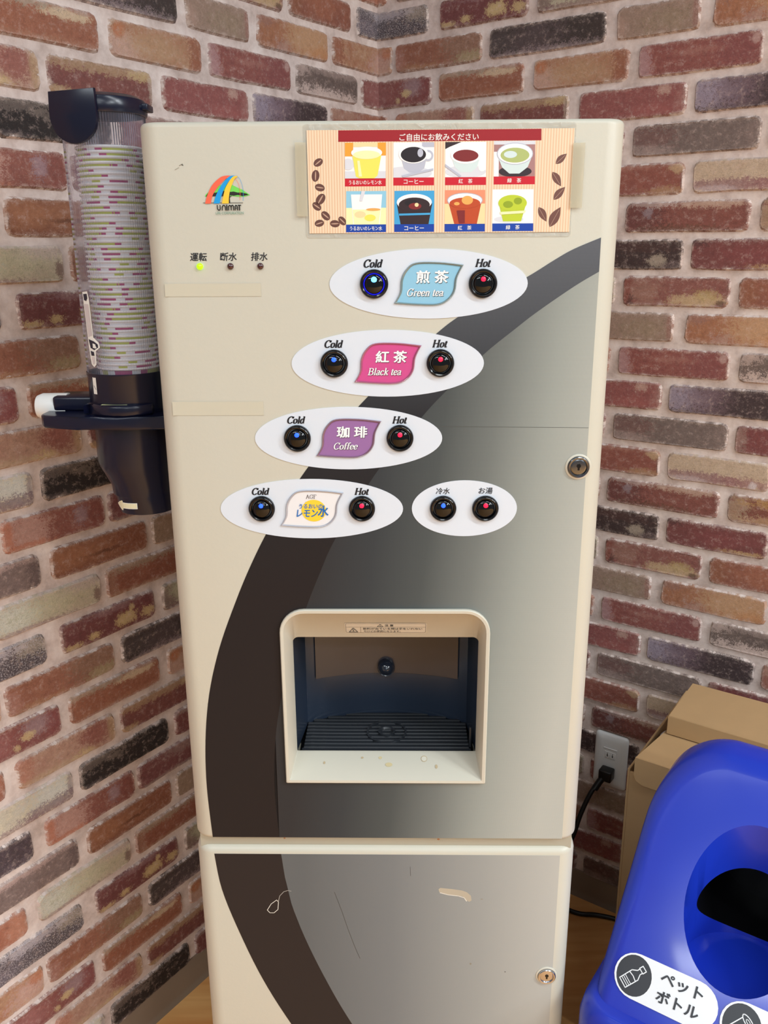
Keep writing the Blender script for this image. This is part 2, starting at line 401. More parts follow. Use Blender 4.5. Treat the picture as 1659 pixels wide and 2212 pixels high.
    L.new(hh.outputs[0], bp.inputs['Height']); L.new(bp.outputs[0], b.inputs['Normal'])
    return m

LAV = (150, 136, 146); CRM = (208, 184, 148); YEL = (206, 178, 118); PNK = (196, 156, 146); WHT = (206, 190, 182); GRN = (172, 158, 112); TAN = (172, 136, 110); MAR = (122, 62, 58); DRK = (58, 46, 45)
# row, key, u0, u1, base, mottle, amount, patches(x, y, rx, ry, colour, strength, ragged), speckle
BR = [
 (0, 'B1', .041, .217, (163, 92, 62), (150, 82, 58), .7, [(.82, .6, .25, .6, (148, 114, 92), .8, 1.2), (.88, .18, .14, .2, GRN, .7, 2), (.04, .4, .08, .5, (172, 118, 104), .7, 2), (.3, .05, .22, .14, (176, 128, 88), .6, 2.5)], None),
 (0, 'D1', .232, .436, (68, 54, 50), (58, 48, 44), .8, [(.36, .45, .3, .7, (94, 78, 80), .7, 2.2), (.5, .03, .6, .16, (150, 128, 130), .65, 3.2), (.1, .6, .12, .4, (78, 68, 66), .7, 1.5)], (34, .66, .8, (150, 132, 132), .6)),
 (0, 'E0', .454, .580, (156, 124, 102), (150, 118, 96), .7, [(.62, .45, .3, .3, (150, 130, 98), .5, 2), (.96, .6, .05, .5, (160, 98, 90), .6, 1), (.05, .2, .08, .4, (186, 146, 128), .5, 2)], (38, .7, .8, (220, 196, 170), .6)),
 (0, 'I1', .599, .771, (170, 98, 62), (178, 106, 62), .8, [(.72, .55, .36, .62, (196, 152, 108), .85, 1.4), (.9, .15, .2, .25, (196, 128, 72), .6, 1.6), (.34, .12, .1, .25, (172, 132, 122), .6, 2), (.06, .85, .14, .2, (150, 110, 100), .6, 2)], None),
 (0, 'T0', .786, .953, (174, 104, 66), (186, 140, 98), .95, [(.06, .5, .1, .7, (150, 80, 56), .8, 1.2), (.86, .35, .2, .45, (196, 156, 144), .75, 2.2), (.94, .75, .07, .2, (190, 104, 58), .7, 1)], None),
 (1, 'O1', .133, .298, (168, 92, 60), (158, 84, 56), .7, [(.70, .8, .22, .15, CRM, .95, .9), (.2, .93, .3, .14, (176, 158, 132), .7, 2), (.45, .93, .2, .12, (160, 140, 120), .7, 2), (.55, .1, .5, .1, (176, 122, 92), .5, 2.5), (.83, .92, .1, .06, (166, 128, 112), .8, .8)], None),
 (1, 'T1', .316, .477, (174, 104, 66), (186, 140, 98), .95, [(.94, .5, .1, .7, (150, 80, 56), .85, 1.2), (.12, .3, .18, .35, (200, 160, 146), .75, 2.2), (.08, .72, .06, .2, (190, 104, 58), .8, 1), (.45, .45, .3, .35, (188, 150, 108), .5, 2)], None),
 (1, 'R1', .492, .672, (158, 76, 64), (148, 72, 66), .9, [(.03, .35, .08, .6, (182, 140, 140), .8, 1.4), (.82, .55, .18, .6, (136, 72, 72), .7, 1.6), (.945, .76, .03, .15, (186, 146, 136), .9, .4), (.5, .62, .2, .1, (180, 124, 110), .5, 3)], None),
 (1, 'G1', .687, .853, (112, 92, 82), (96, 78, 72), .9, [(.4, .08, .5, .26, (214, 188, 176), .9, 2.6), (.06, .85, .12, .2, (190, 164, 152), .8, 2), (.6, .9, .5, .12, (176, 152, 142), .5, 2.6)], (30, .6, .75, (176, 150, 142), .7)),
 (1, 'K1', .867, 1.037, (150, 72, 64), (140, 70, 66), .8, [(.78, .66, .13, .34, (160, 134, 138), .75, 1.6), (.68, .45, .06, .12, YEL, .85, 1.6), (.58, .22, .03, .12, YEL, .7, 1.6), (.28, .5, .2, .4, (166, 108, 104), .5, 1.6), (.94, .5, .08, .6, (136, 66, 66), .7, 1)], None),
 (2, 'X1', .040, .204, (176, 122, 98), (182, 138, 108), .9, [(.8, .6, .15, .45, (150, 78, 70), .9, 1.2), (.97, .6, .05, .6, (180, 150, 106), .7, 1.5), (.65, .12, .1, .16, YEL, .75, 2), (.05, .6, .1, .7, (184, 112, 88), .7, 2), (.3, .1, .3, .14, (188, 160, 122), .6, 2)], None),
 (2, 'Y1', .217, .380, (140, 70, 60), (126, 64, 60), .8, [(.45, .9, .6, .2, (176, 142, 104), .85, 1.8), (.9, .85, .12, .16, YEL, .6, 1.6), (.07, .12, .1, .14, (190, 160, 112), .7, 1.6), (.98, .5, .03, .4, (180, 160, 140), .7, 2)], None),
 (2, 'P1', .399, .569, (160, 78, 72), (152, 74, 70), .9, [(.8, .82, .06, .16, (196, 158, 140), .8, 2.6), (.97, .45, .06, .5, (172, 118, 108), .6, 1.6), (.7, .2, .2, .2, (170, 90, 84), .5, 2)], None),
 (2, 'L1', .582, .764, (84, 62, 64), (104, 78, 84), .8, [(.1, .62, .24, .5, (160, 146, 164), .9, 1.6), (.36, .6, .2, .5, (122, 96, 106), .8, 1.8), (.8, .4, .3, .8, (58, 44, 44), .85, 1.4)], (28, .64, .78, (158, 140, 150), .5)),
 (2, 'A2', .776, .942, (164, 94, 70), (152, 84, 66), .8, [(.2, .8, .3, .2, (178, 140, 118), .6, 2.4), (.8, .6, .2, .4, (176, 108, 74), .5, 2)], None),
 (3, 'Q1', .136, .304, (46, 38, 37), (38, 32, 32), .8, [(.2, .88, .24, .16, (118, 104, 96), .75, 3), (.38, .7, .08, .12, (120, 106, 96), .6, 3), (.1, .1, .14, .1, (86, 74, 76), .6, 2.5)], (36, .66, .8, (110, 98, 92), .5)),
 (3, 'RA', .319, .476, (140, 66, 62), (130, 62, 60), .8, [(.5, .92, .6, .14, (166, 142, 132), .7, 2), (.9, .25, .2, .3, (160, 134, 124), .6, 1.8)], None),
 (3, 'G3', .491, .681, (122, 102, 94), (114, 96, 88), .8, [(.17, .62, .2, .36, (124, 80, 74), .75, 2.6), (.14, .18, .18, .16, (168, 144, 136), .7, 1.6), (.96, .4, .07, .5, (138, 116, 108), .6, 1.2)], (32, .68, .8, (182, 154, 144), .35)),
 (3, 'RB', .693, .851, (140, 62, 58), (130, 58, 60), .8, [(.7, .6, .3, .4, (140, 80, 84), .6, 2), (.05, .5, .06, .6, (160, 136, 120), .5, 2)], None),
 (3, 'W3', .868, 1.042, (186, 180, 158), (196, 186, 150), .9, [(.8, .62, .2, .4, (200, 204, 196), .8, 2), (.78, .2, .28, .22, (128, 98, 106), .85, 1.4), (.4, .06, .5, .14, (146, 112, 116), .7, 1.6), (.97, .5, .03, .6, (130, 104, 108), .7, 1)], (26, .6, .78, (120, 104, 90), .75)),
 (4, 'A4', .069, .228, (156, 80, 62), (146, 76, 66), .8, [(.2, .5, .24, .62, (192, 146, 130), .85, 1.6), (.02, .5, .07, .8, (190, 106, 72), .8, .8), (.22, .08, .2, .12, (188, 104, 70), .7, 1.6), (.76, .6, .07, .3, (160, 136, 146), .7, 1.8), (.92, .5, .1, .6, (134, 70, 62), .8, 1)], None),
 (4, 'P4', .236, .400, (136, 68, 66), (126, 64, 64), .8, [(.62, .8, .3, .2, (160, 132, 124), .6, 1.8), (.5, .06, .6, .1, (158, 140, 130), .6, 2)], None),
 (4, 'H4', .415, .576, (160, 80, 62), (150, 74, 60), .8, [(.93, .82, .07, .14, (200, 168, 124), .8, 1.4), (.85, .12, .2, .12, (176, 136, 92), .7, 2), (.4, .9, .3, .1, (178, 116, 98), .6, 2.4)], None),
 (4, 'C4', .590, .751, (196, 170, 136), (186, 156, 122), .9, [(.35, .2, .46, .2, (146, 100, 104), .9, 1.2), (.22, .12, .2, .1, (190, 168, 168), .8, 1.4), (.8, .2, .3, .2, (160, 106, 104), .8, 1.6), (.86, .15, .04, .14, (212, 200, 200), .9, .8)], (22, .62, .8, (140, 104, 96), .8)),
 (4, 'D4', .765, .968, (78, 62, 68), (98, 80, 90), .9, [(.3, .5, .3, .6, (112, 94, 104), .7, 2.4), (.85, .6, .16, .4, (66, 52, 58), .7, 1.5)], (26, .62, .8, (166, 150, 156), .7)),
 (5, 'N1', .134, .298, (160, 94, 58), (148, 82, 52), .85, [(.55, .42, .22, .05, (96, 54, 38), .7, 2.6), (.3, .1, .3, .1, (130, 72, 48), .6, 3), (.85, .6, .18, .5, (140, 78, 56), .7, 1.4), (.2, .6, .2, .3, (168, 106, 70), .6, 1.6)], (40, .68, .8, (206, 176, 142), .4)),
 (5, 'E5', .310, .473, (160, 130, 100), (150, 118, 92), .8, [(.97, .6, .04, .5, (160, 100, 90), .6, 1)], (36, .7, .8, (206, 180, 150), .5)),
 (5, 'J5', .488, .679, (148, 74, 60), (138, 68, 58), .8, [(.12, .5, .2, .62, (104, 56, 54), .85, 1.6), (.72, .9, .3, .13, (196, 162, 138), .85, 2.2), (.19, .66, .04, .16, (150, 132, 138), .8, 1.4), (.45, .08, .3, .14, (104, 74, 54), .6, 3), (.25, .93, .16, .1, (196, 172, 164), .7, 2.4)], None),
 (5, 'S5', .693, .853, (146, 74, 54), (128, 62, 48), .8, [(.1, .5, .12, .7, (176, 150, 118), .7, 3), (.5, .82, .3, .2, (190, 142, 76), .8, 1.6), (.35, .18, .2, .14, (200, 160, 112), .6, 2.4)], None),
 (5, 'T5', .868, 1.037, (128, 104, 97), (120, 98, 92), .8, [(.4, .92, .5, .12, (190, 158, 150), .75, 2.6), (.95, .4, .06, .5, (84, 68, 68), .6, 2.4)], (36, .7, .8, (196, 168, 160), .4)),
 (6, 'C1', .042, .207, (188, 176, 140), (178, 168, 138), .9, [(.16, .5, .2, .5, (202, 208, 196), .85, 2.2), (.85, .85, .2, .2, (190, 168, 164), .7, 1.8), (.3, .06, .4, .1, (152, 110, 110), .75, 1.6), (.96, .35, .04, .24, (112, 72, 70), .85, .8), (.5, .55, .3, .3, (184, 184, 144), .5, 2)], (24, .56, .76, (110, 94, 78), .75)),
 (6, 'U6', .218, .385, (158, 82, 54), (148, 76, 52), .8, [(.35, .92, .5, .16, (164, 144, 118), .8, 2), (.06, .4, .05, .7, (170, 128, 104), .5, 1.6), (.4, .06, .5, .1, (170, 130, 98), .5, 2)], None),
 (6, 'Z1', .400, .584, (70, 48, 46), (62, 44, 42), .8, [(.80, .32, .075, .2, (166, 150, 130), .95, 1.2), (.6, .75, .3, .2, (88, 56, 50), .6, 2), (.95, .15, .1, .14, (104, 84, 84), .6, 2.4)], None),
 (6, 'M6', .597, .760, (134, 62, 58), (124, 58, 56), .8, [(.05, .9, .1, .14, (70, 52, 50), .6, 2.4), (.78, .12, .18, .08, (194, 158, 98), .8, 2.4), (.6, .5, .3, .3, (146, 70, 70), .5, 2)], None),
 (6, 'O6', .775, .942, (178, 98, 66), (168, 92, 66), .8, [(.9, .5, .1, .5, (190, 128, 100), .6, 2), (.3, .4, .3, .3, (184, 108, 82), .5, 2)], (40, .7, .8, (222, 180, 154), .4)),
 (7, 'M1', .134, .301, (132, 62, 60), (122, 58, 58), .8, [(.66, .38, .11, .22, YEL, .97, 1.1), (.9, .34, .07, .16, YEL, .85, 2), (.73, .72, .03, .13, YEL, .8, .8), (.32, .24, .06, .1, YEL, .85, 2.2), (.1, .14, .1, .1, YEL, .8, 2.4), (.5, .86, .3, .1, (160, 124, 128), .5, 2.4)], (30, .68, .8, (180, 134, 96), .35)),
 (7, 'C7', .318, .478, (178, 172, 138), (160, 150, 120), .9, [(.06, .4, .1, .6, (112, 76, 78), .8, 1.4), (.3, .7, .2, .3, (188, 192, 150), .7, 1.6), (.5, .08, .5, .14, (140, 100, 100), .75, 1.6), (.8, .4, .2, .5, (146, 110, 106), .6, 2.4)], (26, .6, .78, (120, 92, 84), .7)),
 (7, 'H7', .492, .661, (152, 82, 70), (142, 74, 64), .8, [(.72, .22, .26, .2, (196, 166, 120), .92, 1.3), (.8, .42, .12, .16, (178, 150, 90), .8, 1.3), (.2, .5, .18, .4, (162, 118, 100), .7, 1.8), (.03, .6, .05, .6, (140, 68, 54), .8, 1.4), (.93, .12, .04, .1, (80, 44, 38), .8, 1.2), (.08, .15, .03, .2, (70, 40, 34), .7, 2)], None),
 (7, 'U7', .675, .837, (158, 84, 58), (148, 78, 56), .8, [(.5, .6, .2, .4, (172, 102, 72), .6, 1.8), (.08, .4, .1, .5, (148, 92, 60), .5, 2)], None),
 (7, 'S1', .857, 1.029, (72, 62, 68), (90, 78, 84), .9, [(.86, .78, .16, .26, (172, 156, 132), .75, 2.6), (.5, .85, .3, .18, (182, 172, 178), .8, 2.4), (.15, .35, .2, .3, (120, 108, 122), .6, 2.6)], (22, .5, .66, (196, 186, 188), .85)),
]
BH = .0455
def brick_outline(L, H, seed):
    rnd = random.Random(seed * 131 + 7)
    hx, hz, r = L / 2 + .0012, H / 2 + .0012, .009
    pts = []
    for cx, cz, a0 in ((hx - r, hz - r, 0), (-hx + r, hz - r, 90), (-hx + r, -hz + r, 180), (hx - r, -hz + r, 270)):
        for k in range(3):
            a = math.radians(a0 + 45 * k); pts.append((cx + r * math.cos(a), cz + r * math.sin(a)))
        if a0 in (0, 180):
            for t in (.35, .68):
                s = 1 if a0 == 0 else -1
                pts.append((s * (hx - r) * (1 - 2 * t), s * hz))
    return [(x + rnd.uniform(-.0008, .0008), z + rnd.uniform(-.0009, .0009)) for x, z in pts]
def brick_bm(L, H, seed, u0=None):
    """flat brick: x along wall (centred, or absolute from u0), y into the wall, z up (centred)"""
    bm = bmesh.new(); o = brick_outline(L, H, seed)
    sh = (u0 + L / 2) if u0 is not None else 0.0
    rnd = random.Random(seed * 17 + 3)
    a = [bm.verts.new((x + sh, .001, z)) for x, z in o]
    b = [bm.verts.new((x * (1 - .0030 / (L / 2)) + sh, -.0042 + rnd.uniform(-.0006, .0005), z * (1 - .0030 / (H / 2)))) for x, z in o]
    n = len(o)
    for i in range(n): bm.faces.new((a[i], a[(i + 1) % n], b[(i + 1) % n], b[i]))
    bm.faces.new(b)
    uv = bm.loops.layers.uv.new('UVMap')
    bmesh.ops.recalc_face_normals(bm, faces=bm.faces[:])
    if b[0].link_faces[0].normal.y > 0 and False: pass
    for f in bm.faces:
        for l in f.loops: l[uv].uv = ((l.vert.co.x - sh + L / 2) / L, (l.vert.co.z + H / 2) / H)
    return bm
def face_out(bm):
    c = sum((f.normal.y * f.calc_area() for f in bm.faces), 0.0)
    if c > 0: bmesh.ops.reverse_faces(bm, faces=bm.faces[:])
def fold(co, zc):
    u, h = co.x, -co.y
    if abs(u) < 1e-5: return Vector((-h, -h, co.z + zc))
    if u < 0: return Vector((min(u, -h) if u > -h else u, co.y, co.z + zc))
    return Vector((-h, -max(u, h), co.z + zc))

mort = wall_mortar()
WALL_H = 2.5
wl = box('wall_left', -2.6, .12, 0, .12, 0, WALL_H, mort); wl.location = COR; wl.rotation_euler = (0, 0, RZL); tag(wl, 'brick wall on the left running back into the corner', kind='structure')
wr = box('wall_right', 0, 2.6, 0, .12, 0, WALL_H, mort); wr.location = COR; wr.rotation_euler = (0, 0, RZR); tag(wr, 'brick wall on the right running out of the corner', kind='structure')

meshes = {}
stuff_l = bmesh.new(); stuff_r = bmesh.new(); smats = []
def in_frame(P):
    d = P - Vector((0, 0, CZ)); f = d.dot(F0)
    if f <= 0: return False
    x = d.dot(rx) / f * F_PX; y = -d.dot(up) / f * F_PX
    return abs(x) < 829 + 60 and abs(y) < 1106 + 30
ML = Matrix.Translation(COR) @ Matrix.Rotation(RZL, 4, 'Z'); MR = Matrix.Translation(COR) @ Matrix.Rotation(RZR, 4, 'Z')
for i, (row, key, u0, u1, base, mott, amt, pat, spk) in enumerate(BR):
    L = u1 - u0
    m = brick_material(key, base, mott, amt, pat, i + 1, L / BH, spk)
    bm = brick_bm(L, BH, i); face_out(bm)
    me = bpy.data.meshes.new('brick'); bm.to_mesh(me); bm.free(); me.materials.append(m)
    cm = None
    smats.append(m)
    for k in range(-19, 29):
        if k % 8 != row: continue
        zc = CZ + Z0 - ROW * k
        if zc < .04 or zc > WALL_H - .03: continue
        for rep in range(-3, 3):
            a, b = u0 + rep * PU, u1 + rep * PU
            uc = (a + b) / 2
            if b > 2.55 or a < -2.55: continue
            if a < 0 < b:                                    # brick that bends round the corner
                if cm is None:
                    bm = brick_bm(L, BH, i, a); face_out(bm)
                    bmesh.ops.bisect_plane(bm, geom=bm.verts[:] + bm.edges[:] + bm.faces[:], plane_co=(0, 0, 0), plane_no=(1, 0, 0), dist=1e-6)
                    for v in bm.verts: v.co = fold(v.co, 0)
                    cm = bpy.data.meshes.new('brick'); bm.to_mesh(cm); bm.free(); cm.materials.append(m)
                if in_frame(ML @ Vector((0, 0, zc))):
                    o = bpy.data.objects.new('brick', cm); COL.objects.link(o); o.parent = wl; o.location = (0, 0, zc)
                else:
                    t = bmesh.new(); t.from_mesh(cm); t.transform(Matrix.Translation((0, 0, zc)))
                    for f in t.faces: f.material_index = i
                    q = bpy.data.meshes.new('q'); t.to_mesh(q); t.free(); stuff_l.from_mesh(q); bpy.data.meshes.remove(q)
                continue
            left = uc < 0
            W = ML if left else MR
            vis = any(in_frame(W @ Vector((uu, 0, zz))) for uu in (a, uc, b) for zz in (zc - .02, zc + .02))
            if vis:
                o = bpy.data.objects.new('brick', me); COL.objects.link(o); o.parent = wl if left else wr; o.location = (uc, 0, zc)
            else:
                t = bmesh.new(); t.from_mesh(me); t.transform(Matrix.Translation((uc, 0, zc)))
                for f in t.faces: f.material_index = i
                q = bpy.data.meshes.new('q'); t.to_mesh(q); t.free()
                (stuff_l if left else stuff_r).from_mesh(q); bpy.data.meshes.remove(q)
for bmx, w in ((stuff_l, wl), (stuff_r, wr)):
    me = bpy.data.meshes.new('brick'); bmx.to_mesh(me); bmx.free()
    o = link('brick_field', me, smats, w); o['kind'] = 'stuff'

# baseboards
vin = mat('vinyl_baseboard', (140, 122, 104), .6, noise=.08, nscale=8, bump=.15, bscale=30)
for nm, w, x0, x1 in (('baseboard_left', wl, -2.6, 0.0), ('baseboard_right', wr, 0.0, 2.6)):
    b = bmesh.new()
    prof = [(0.001, 0), (-.010, 0), (-.0065, .006), (-.0045, .012), (-.0042, .054), (-.0025, .0585), (.001, .0585)]
    vs = [[b.verts.new((x, y, z)) for y, z in prof] for x in (x0, x1)]
    for j in range(len(prof)): b.faces.new((vs[0][j], vs[1][j], vs[1][(j + 1) % len(prof)], vs[0][(j + 1) % len(prof)]))
    b.faces.new(vs[0]); b.faces.new(list(reversed(vs[1])))
    o = bmobj(nm, b, vin, smooth=30); o.location = COR; o.rotation_euler = w.rotation_euler
    tag(o, 'beige vinyl baseboard along the %s brick wall' % ('left' if 'left' in nm else 'right'), kind='structure')

def floor_mat():
    m = bpy.data.materials.new('wood_floor'); m.use_nodes = True; nt = m.node_tree; N = nt.nodes; L = nt.links
    b = N['Principled BSDF']; b.inputs['Roughness'].default_value = .45
    tc = N.new('ShaderNodeTexCoord'); mp = N.new('ShaderNodeMapping'); mp.inputs['Rotation'].default_value = (0, 0, -RZR + .9); mp.inputs['Scale'].default_value = (1.2, 14, 1)
    L.new(tc.outputs['Object'], mp.inputs[0])
    n = N.new('ShaderNodeTexNoise'); n.inputs['Scale'].default_value = 3; n.inputs['Detail'].default_value = 7; L.new(mp.outputs[0], n.inputs['Vector'])
    r = N.new('ShaderNodeValToRGB'); e = r.color_ramp.elements; e[0].position = .3; e[0].color = C(226, 158, 92); e[1].position = .7; e[1].color = C(248, 194, 124)
    L.new(n.outputs['Fac'], r.inputs[0]); L.new(r.outputs[0], b.inputs['Base Color'])
    return m
fl = box('floor', -3.2, 3.2, -3, 2.2, -.05, 0, floor_mat()); tag(fl, 'orange-brown wood grain floor', kind='structure')

# ------------------------------------------------------------------ the drink machine (local mm -> m; lz = 0 at camera height)
YAW, TILT, DF = -.018, .005, .857
ex0 = Vector((1, YAW, 0)).normalized(); ez0 = Vector((0, 0, 1))
ex = (ex0 * math.cos(TILT) - ez0 * math.sin(TILT)).normalized(); ez = (ez0 * math.cos(TILT) + ex0 * math.sin(TILT)).normalized()
ey = ez.cross(ex)
RM = Matrix(((ex.x, ey.x, ez.x), (ex.y, ey.y, ez.y), (ex.z, ey.z, ez.z)))
base = Vector((0, DF, CZ)) - RM @ Vector((0, 0, CZ)); 
MM = Matrix.Translation(base) @ RM.to_4x4()
machine = empty('drink_dispenser'); machine.matrix_world = MM
tag(machine, 'tall cream drink dispensing machine with dark curved stripe and round black buttons', 'drink machine')
def Z(mm): return CZ + mm / 1000.0
def X(mm): return mm / 1000.0

cream = mat('cream_enamel', (206, 202, 186), .38, noise=.02, nscale=5, bump=.05, bscale=250)
cream2 = mat('cream_plastic', (210, 205, 189), .42, noise=.015, nscale=9)
black = mat('black_plastic', (10, 10, 12), .14)
blackm = mat('black_matte', (22, 24, 28), .45)
chrome = mat('chrome', (200, 200, 204), .18, metal=1.0)
dchrome = mat('dark_chrome', (120, 120, 122), .22, metal=1.0)
navy = mat('navy_plastic', (14, 17, 40), .25, noise=.1)
ink = mat('black_ink', (26, 27, 34), .5)
white = mat('white_plastic', (236, 236, 232), .35)
wpanel = mat('pale_blue_white_print', (222, 230, 240), .42)
paperw = mat('paper_white', (240, 238, 234), .5)
brightw = mat('bright_white', (252, 252, 252), .5)

def slab(name, outline, y0, y1, m, parent, bev=0, seg=3, label=None, smooth=35, only_front=True):
    """extrude an (x,z) outline between y0 (front) and y1 (back)"""
    bm = bmesh.new()
    a = [bm.verts.new((x, y0, z)) for x, z in outline]; b = [bm.verts.new((x, y1, z)) for x, z in outline]
    n = len(outline); ff = bm.faces.new(a); bm.faces.new(list(reversed(b)))
    for i in range(n): bm.faces.new((a[i], b[i], b[(i + 1) % n], a[(i + 1) % n]))
    if bev: bmesh.ops.bevel(bm, geom=ff.edges[:], offset=bev, segments=seg, affect='EDGES', profile=.5)
    return bmobj(name, bm, m, parent, label, smooth)
def rrect(x0, z0, x1, z1, r, n=5, rb=None):
    rb = r if rb is None else rb; pts = []
    for cx, cz, a0, q in ((x1 - r, z1 - r, 0, r), (x0 + r, z1 - r, 90, r), (x0 + rb, z0 + rb, 180, rb), (x1 - rb, z0 + rb, 270, rb)):
        if q < 1e-6: pts.append((cx, cz)); continue
        for k in range(n + 1):
            a = math.radians(a0 + 90 * k / n); pts.append((cx + q * math.cos(a), cz + q * math.sin(a)))
    return pts
# door shells: horizontal section with rounded front corners, lofted vertically with softened top and bottom
def shell(name, x0, x1, zb, zt, depth, R=.020, rt=.005, rb=.005, m=cream, label=None):
    def sect(inset, z):
        pts = []
        a, b = x0 + inset, x1 - inset; y = inset; r = max(R - inset, .004)
        for k in range(9):
            t = math.radians(90 * k / 8); pts.append((a + r - r * math.cos(t), y + r - r * math.sin(t), z))
        for k in range(9):
            t = math.radians(90 * k / 8); pts.append((b - r + r * math.sin(t), y + r - r * math.cos(t), z))
        pts += [(b, depth, z), (a, depth, z)]
        return pts
    rings = []
    for k in range(5):
        t = math.radians(90 * k / 4); rings.append(sect(rb - rb * math.sin(t), zb + rb - rb * math.cos(t)))
    for k in range(5):
        t = math.radians(90 * k / 4); rings.append(sect(rt - rt * math.cos(t), zt - rt + rt * math.sin(t)))
    return loft(name, rings, m, machine, label=label, smooth=40)
door_u = shell('upper_door', X(-225), X(226), Z(-668), Z(110), .075, rb=.007)
door_l = shell('lower_door', X(-225.5), X(226), Z(-1262), Z(-679), .075, rt=.008)
# bay opening through the upper door
BAY = rrect(X(-112.3), Z(-588), X(115), Z(-373), .026, 8, rb=.0)
BAYC = [(x, z) for x, z in BAY]
def prism(outline, y0, y1):
    bm = bmesh.new()
    a = [bm.verts.new((x, y0, z)) for x, z in outline]; b = [bm.verts.new((x, y1, z)) for x, z in outline]
    n = len(outline); bm.faces.new(a); bm.faces.new(list(reversed(b)))
    for i in range(n): bm.faces.new((a[i], b[i], b[(i + 1) % n], a[(i + 1) % n]))
    bmesh.ops.recalc_face_normals(bm, faces=bm.faces[:])
    me = bpy.data.meshes.new('cut'); bm.to_mesh(me); bm.free()
    o = bpy.data.objects.new('cut', me); COL.objects.link(o); o.matrix_world = MM
    return o
bpy.context.view_layer.update()
inner = rrect(X(-109), Z(-585), X(112), Z(-376), .024, 8, rb=.0)
boolean(door_u, prism(inner, -.05, .2))
for p in door_u.data.polygons: p.use_smooth = True
door_u.data.set_sharp_from_angle(angle=math.radians(40))
cab = box('cabinet', X(-219), X(220), .0755, .50, Z(-1255), Z(104), cream, machine, bev=.004)
boolean(cab, prism(rrect(X(-125), Z(-600), X(128), Z(-360), .01), .05, .25))
def tubebox(name, x0, x1, y0, y1, z0, z1, m, parent): return box(name, x0, x1, y0, y1, z0, z1, m, parent)
box('door_gap_strip', X(-219), X(220), .006, .0745, Z(-682), Z(-664), mat('gap_strip', (176, 170, 152), .5), machine)
for xx in (-190, 190):
    for yy in (.05, .44): lathe('foot', [(.018, 0.0), (.018, .012), (.012, .0205)], blackm, machine, 20, (X(xx), yy), cap=(True, True))

# printed stripe graphic
def print_mat(name, kind):
    m = bpy.data.materials.new(name); m.use_nodes = True; nt = m.node_tree; N = nt.nodes; L = nt.links
    b = N['Principled BSDF']; b.inputs['Roughness'].default_value = .5; b.inputs['Specular IOR Level'].default_value = .22
    tc = N.new('ShaderNodeTexCoord'); s = N.new('ShaderNodeSeparateXYZ'); L.new(tc.outputs['Object'], s.inputs[0])
    def mth(op, a, c, d=None):
        n = N.new('ShaderNodeMath'); n.operation = op
        for q, v in enumerate((a, c, d)):
            if v is None: continue
            if isinstance(v, (int, float)): n.inputs[q].default_value = v
            else: L.new(v, n.inputs[q])
        return n.outputs[0]
    x = s.outputs[0]; z = mth('SUBTRACT', s.outputs[2], CZ)
    if kind == 'band_u':
        t = mth('MULTIPLY_ADD', z, 1.0, .36)          # z -.36 -> 0 ; 0 -> .36
        t = mth('DIVIDE', t, .36)
        stops = [(0, (38, 33, 34)), (.3, (38, 36, 38)), (.55, (44, 45, 49)), (.72, (66, 69, 74)), (1, (96, 99, 105))]
        dots = .10
    elif kind == 'area_u':
        # shade runs left to right, boundary leaning with the stripe
        zz = mth('MULTIPLY', z, -1.0)
        w = mth('MULTIPLY_ADD', zz, .12, x)            # lower down the same x is lighter
        t = mth('MULTIPLY_ADD', w, 3.5, .11)
        stops = [(0, (52, 52, 54)), (.2, (60, 64, 67)), (.4, (80, 85, 85)), (.58, (116, 121, 118)), (.76, (154, 159, 153)), (1.0, (184, 186, 178))]
        dots = .10
    elif kind == 'band_l':
        t = mth('MULTIPLY', z, 0.0); stops = [(0, (46, 40, 40)), (1, (46, 40, 40))]; dots = .0
    else:
        t = mth('MULTIPLY_ADD', x, 3.3, .32)
        stops = [(0, (102, 105, 106)), (.35, (124, 127, 128)), (.7, (158, 160, 157)), (1, (188, 188, 181))]; dots = .03
    r = N.new('ShaderNodeValToRGB'); L.new(t, r.inputs[0]); e = r.color_ramp.elements
    e[0].position = stops[0][0]; e[0].color = C(*stops[0][1]); e[1].position = stops[-1][0]; e[1].color = C(*stops[-1][1])
    for p, c in stops[1:-1]: q = e.new(p); q.color = C(*c)
    # halftone screen
    fx = mth('SINE', mth('MULTIPLY', mth('ADD', x, z), 4400.0), 0); fz = mth('SINE', mth('MULTIPLY', mth('SUBTRACT', x, z), 4400.0), 0)
    h = mth('MULTIPLY', fx, fz); h = mth('MULTIPLY_ADD', h, dots, 1.0)
    v = N.new('ShaderNodeVectorMath'); v.operation = 'SCALE'; L.new(r.outputs[0], v.inputs[0]); L.new(h, v.inputs['Scale'])
    L.new(v.outputs[0], b.inputs['Base Color'])
    return m
OU = [(207.4, 6.5), (182.6, -3.6), (165.7, -12.9), (139.6, -28.9), (105.2, -46.8), (74.4, -66.0), (54.0, -81.5), (16.1, -115.2), (-15.6, -145), (-49.5, -182.6), (-78.0, -218.4), (-104.1, -256.9), (-122.8, -288.5), (-141.4, -325.1), (-158.9, -365.0), (-179.8, -419.8), (-194.7, -476.5), (-202.7, -535.4), (-205.2, -596.3), (-202.7, -664.5)]
IU = [(207.6, -24.5), (184.7, -38.1), (150.4, -61.8), (128.9, -78.6), (99.0, -103.2), (58.1, -144.0), (39.1, -165.2), (10, -200), (-14.4, -234.0), (-50.8, -295.0), (-67.7, -333.0), (-83.9, -374), (-100.7, -425.2), (-115.7, -487.3), (-124.1, -543), (-126.8, -602.2), (-124, -664.5)]
OL = [(-202.4, -688.1), (-196.2, -739.9), (-178.1, -804.3), (-153.0, -875.4), (-120.3, -946.1), (-70, -1040), (0, -1150), (60, -1230)]
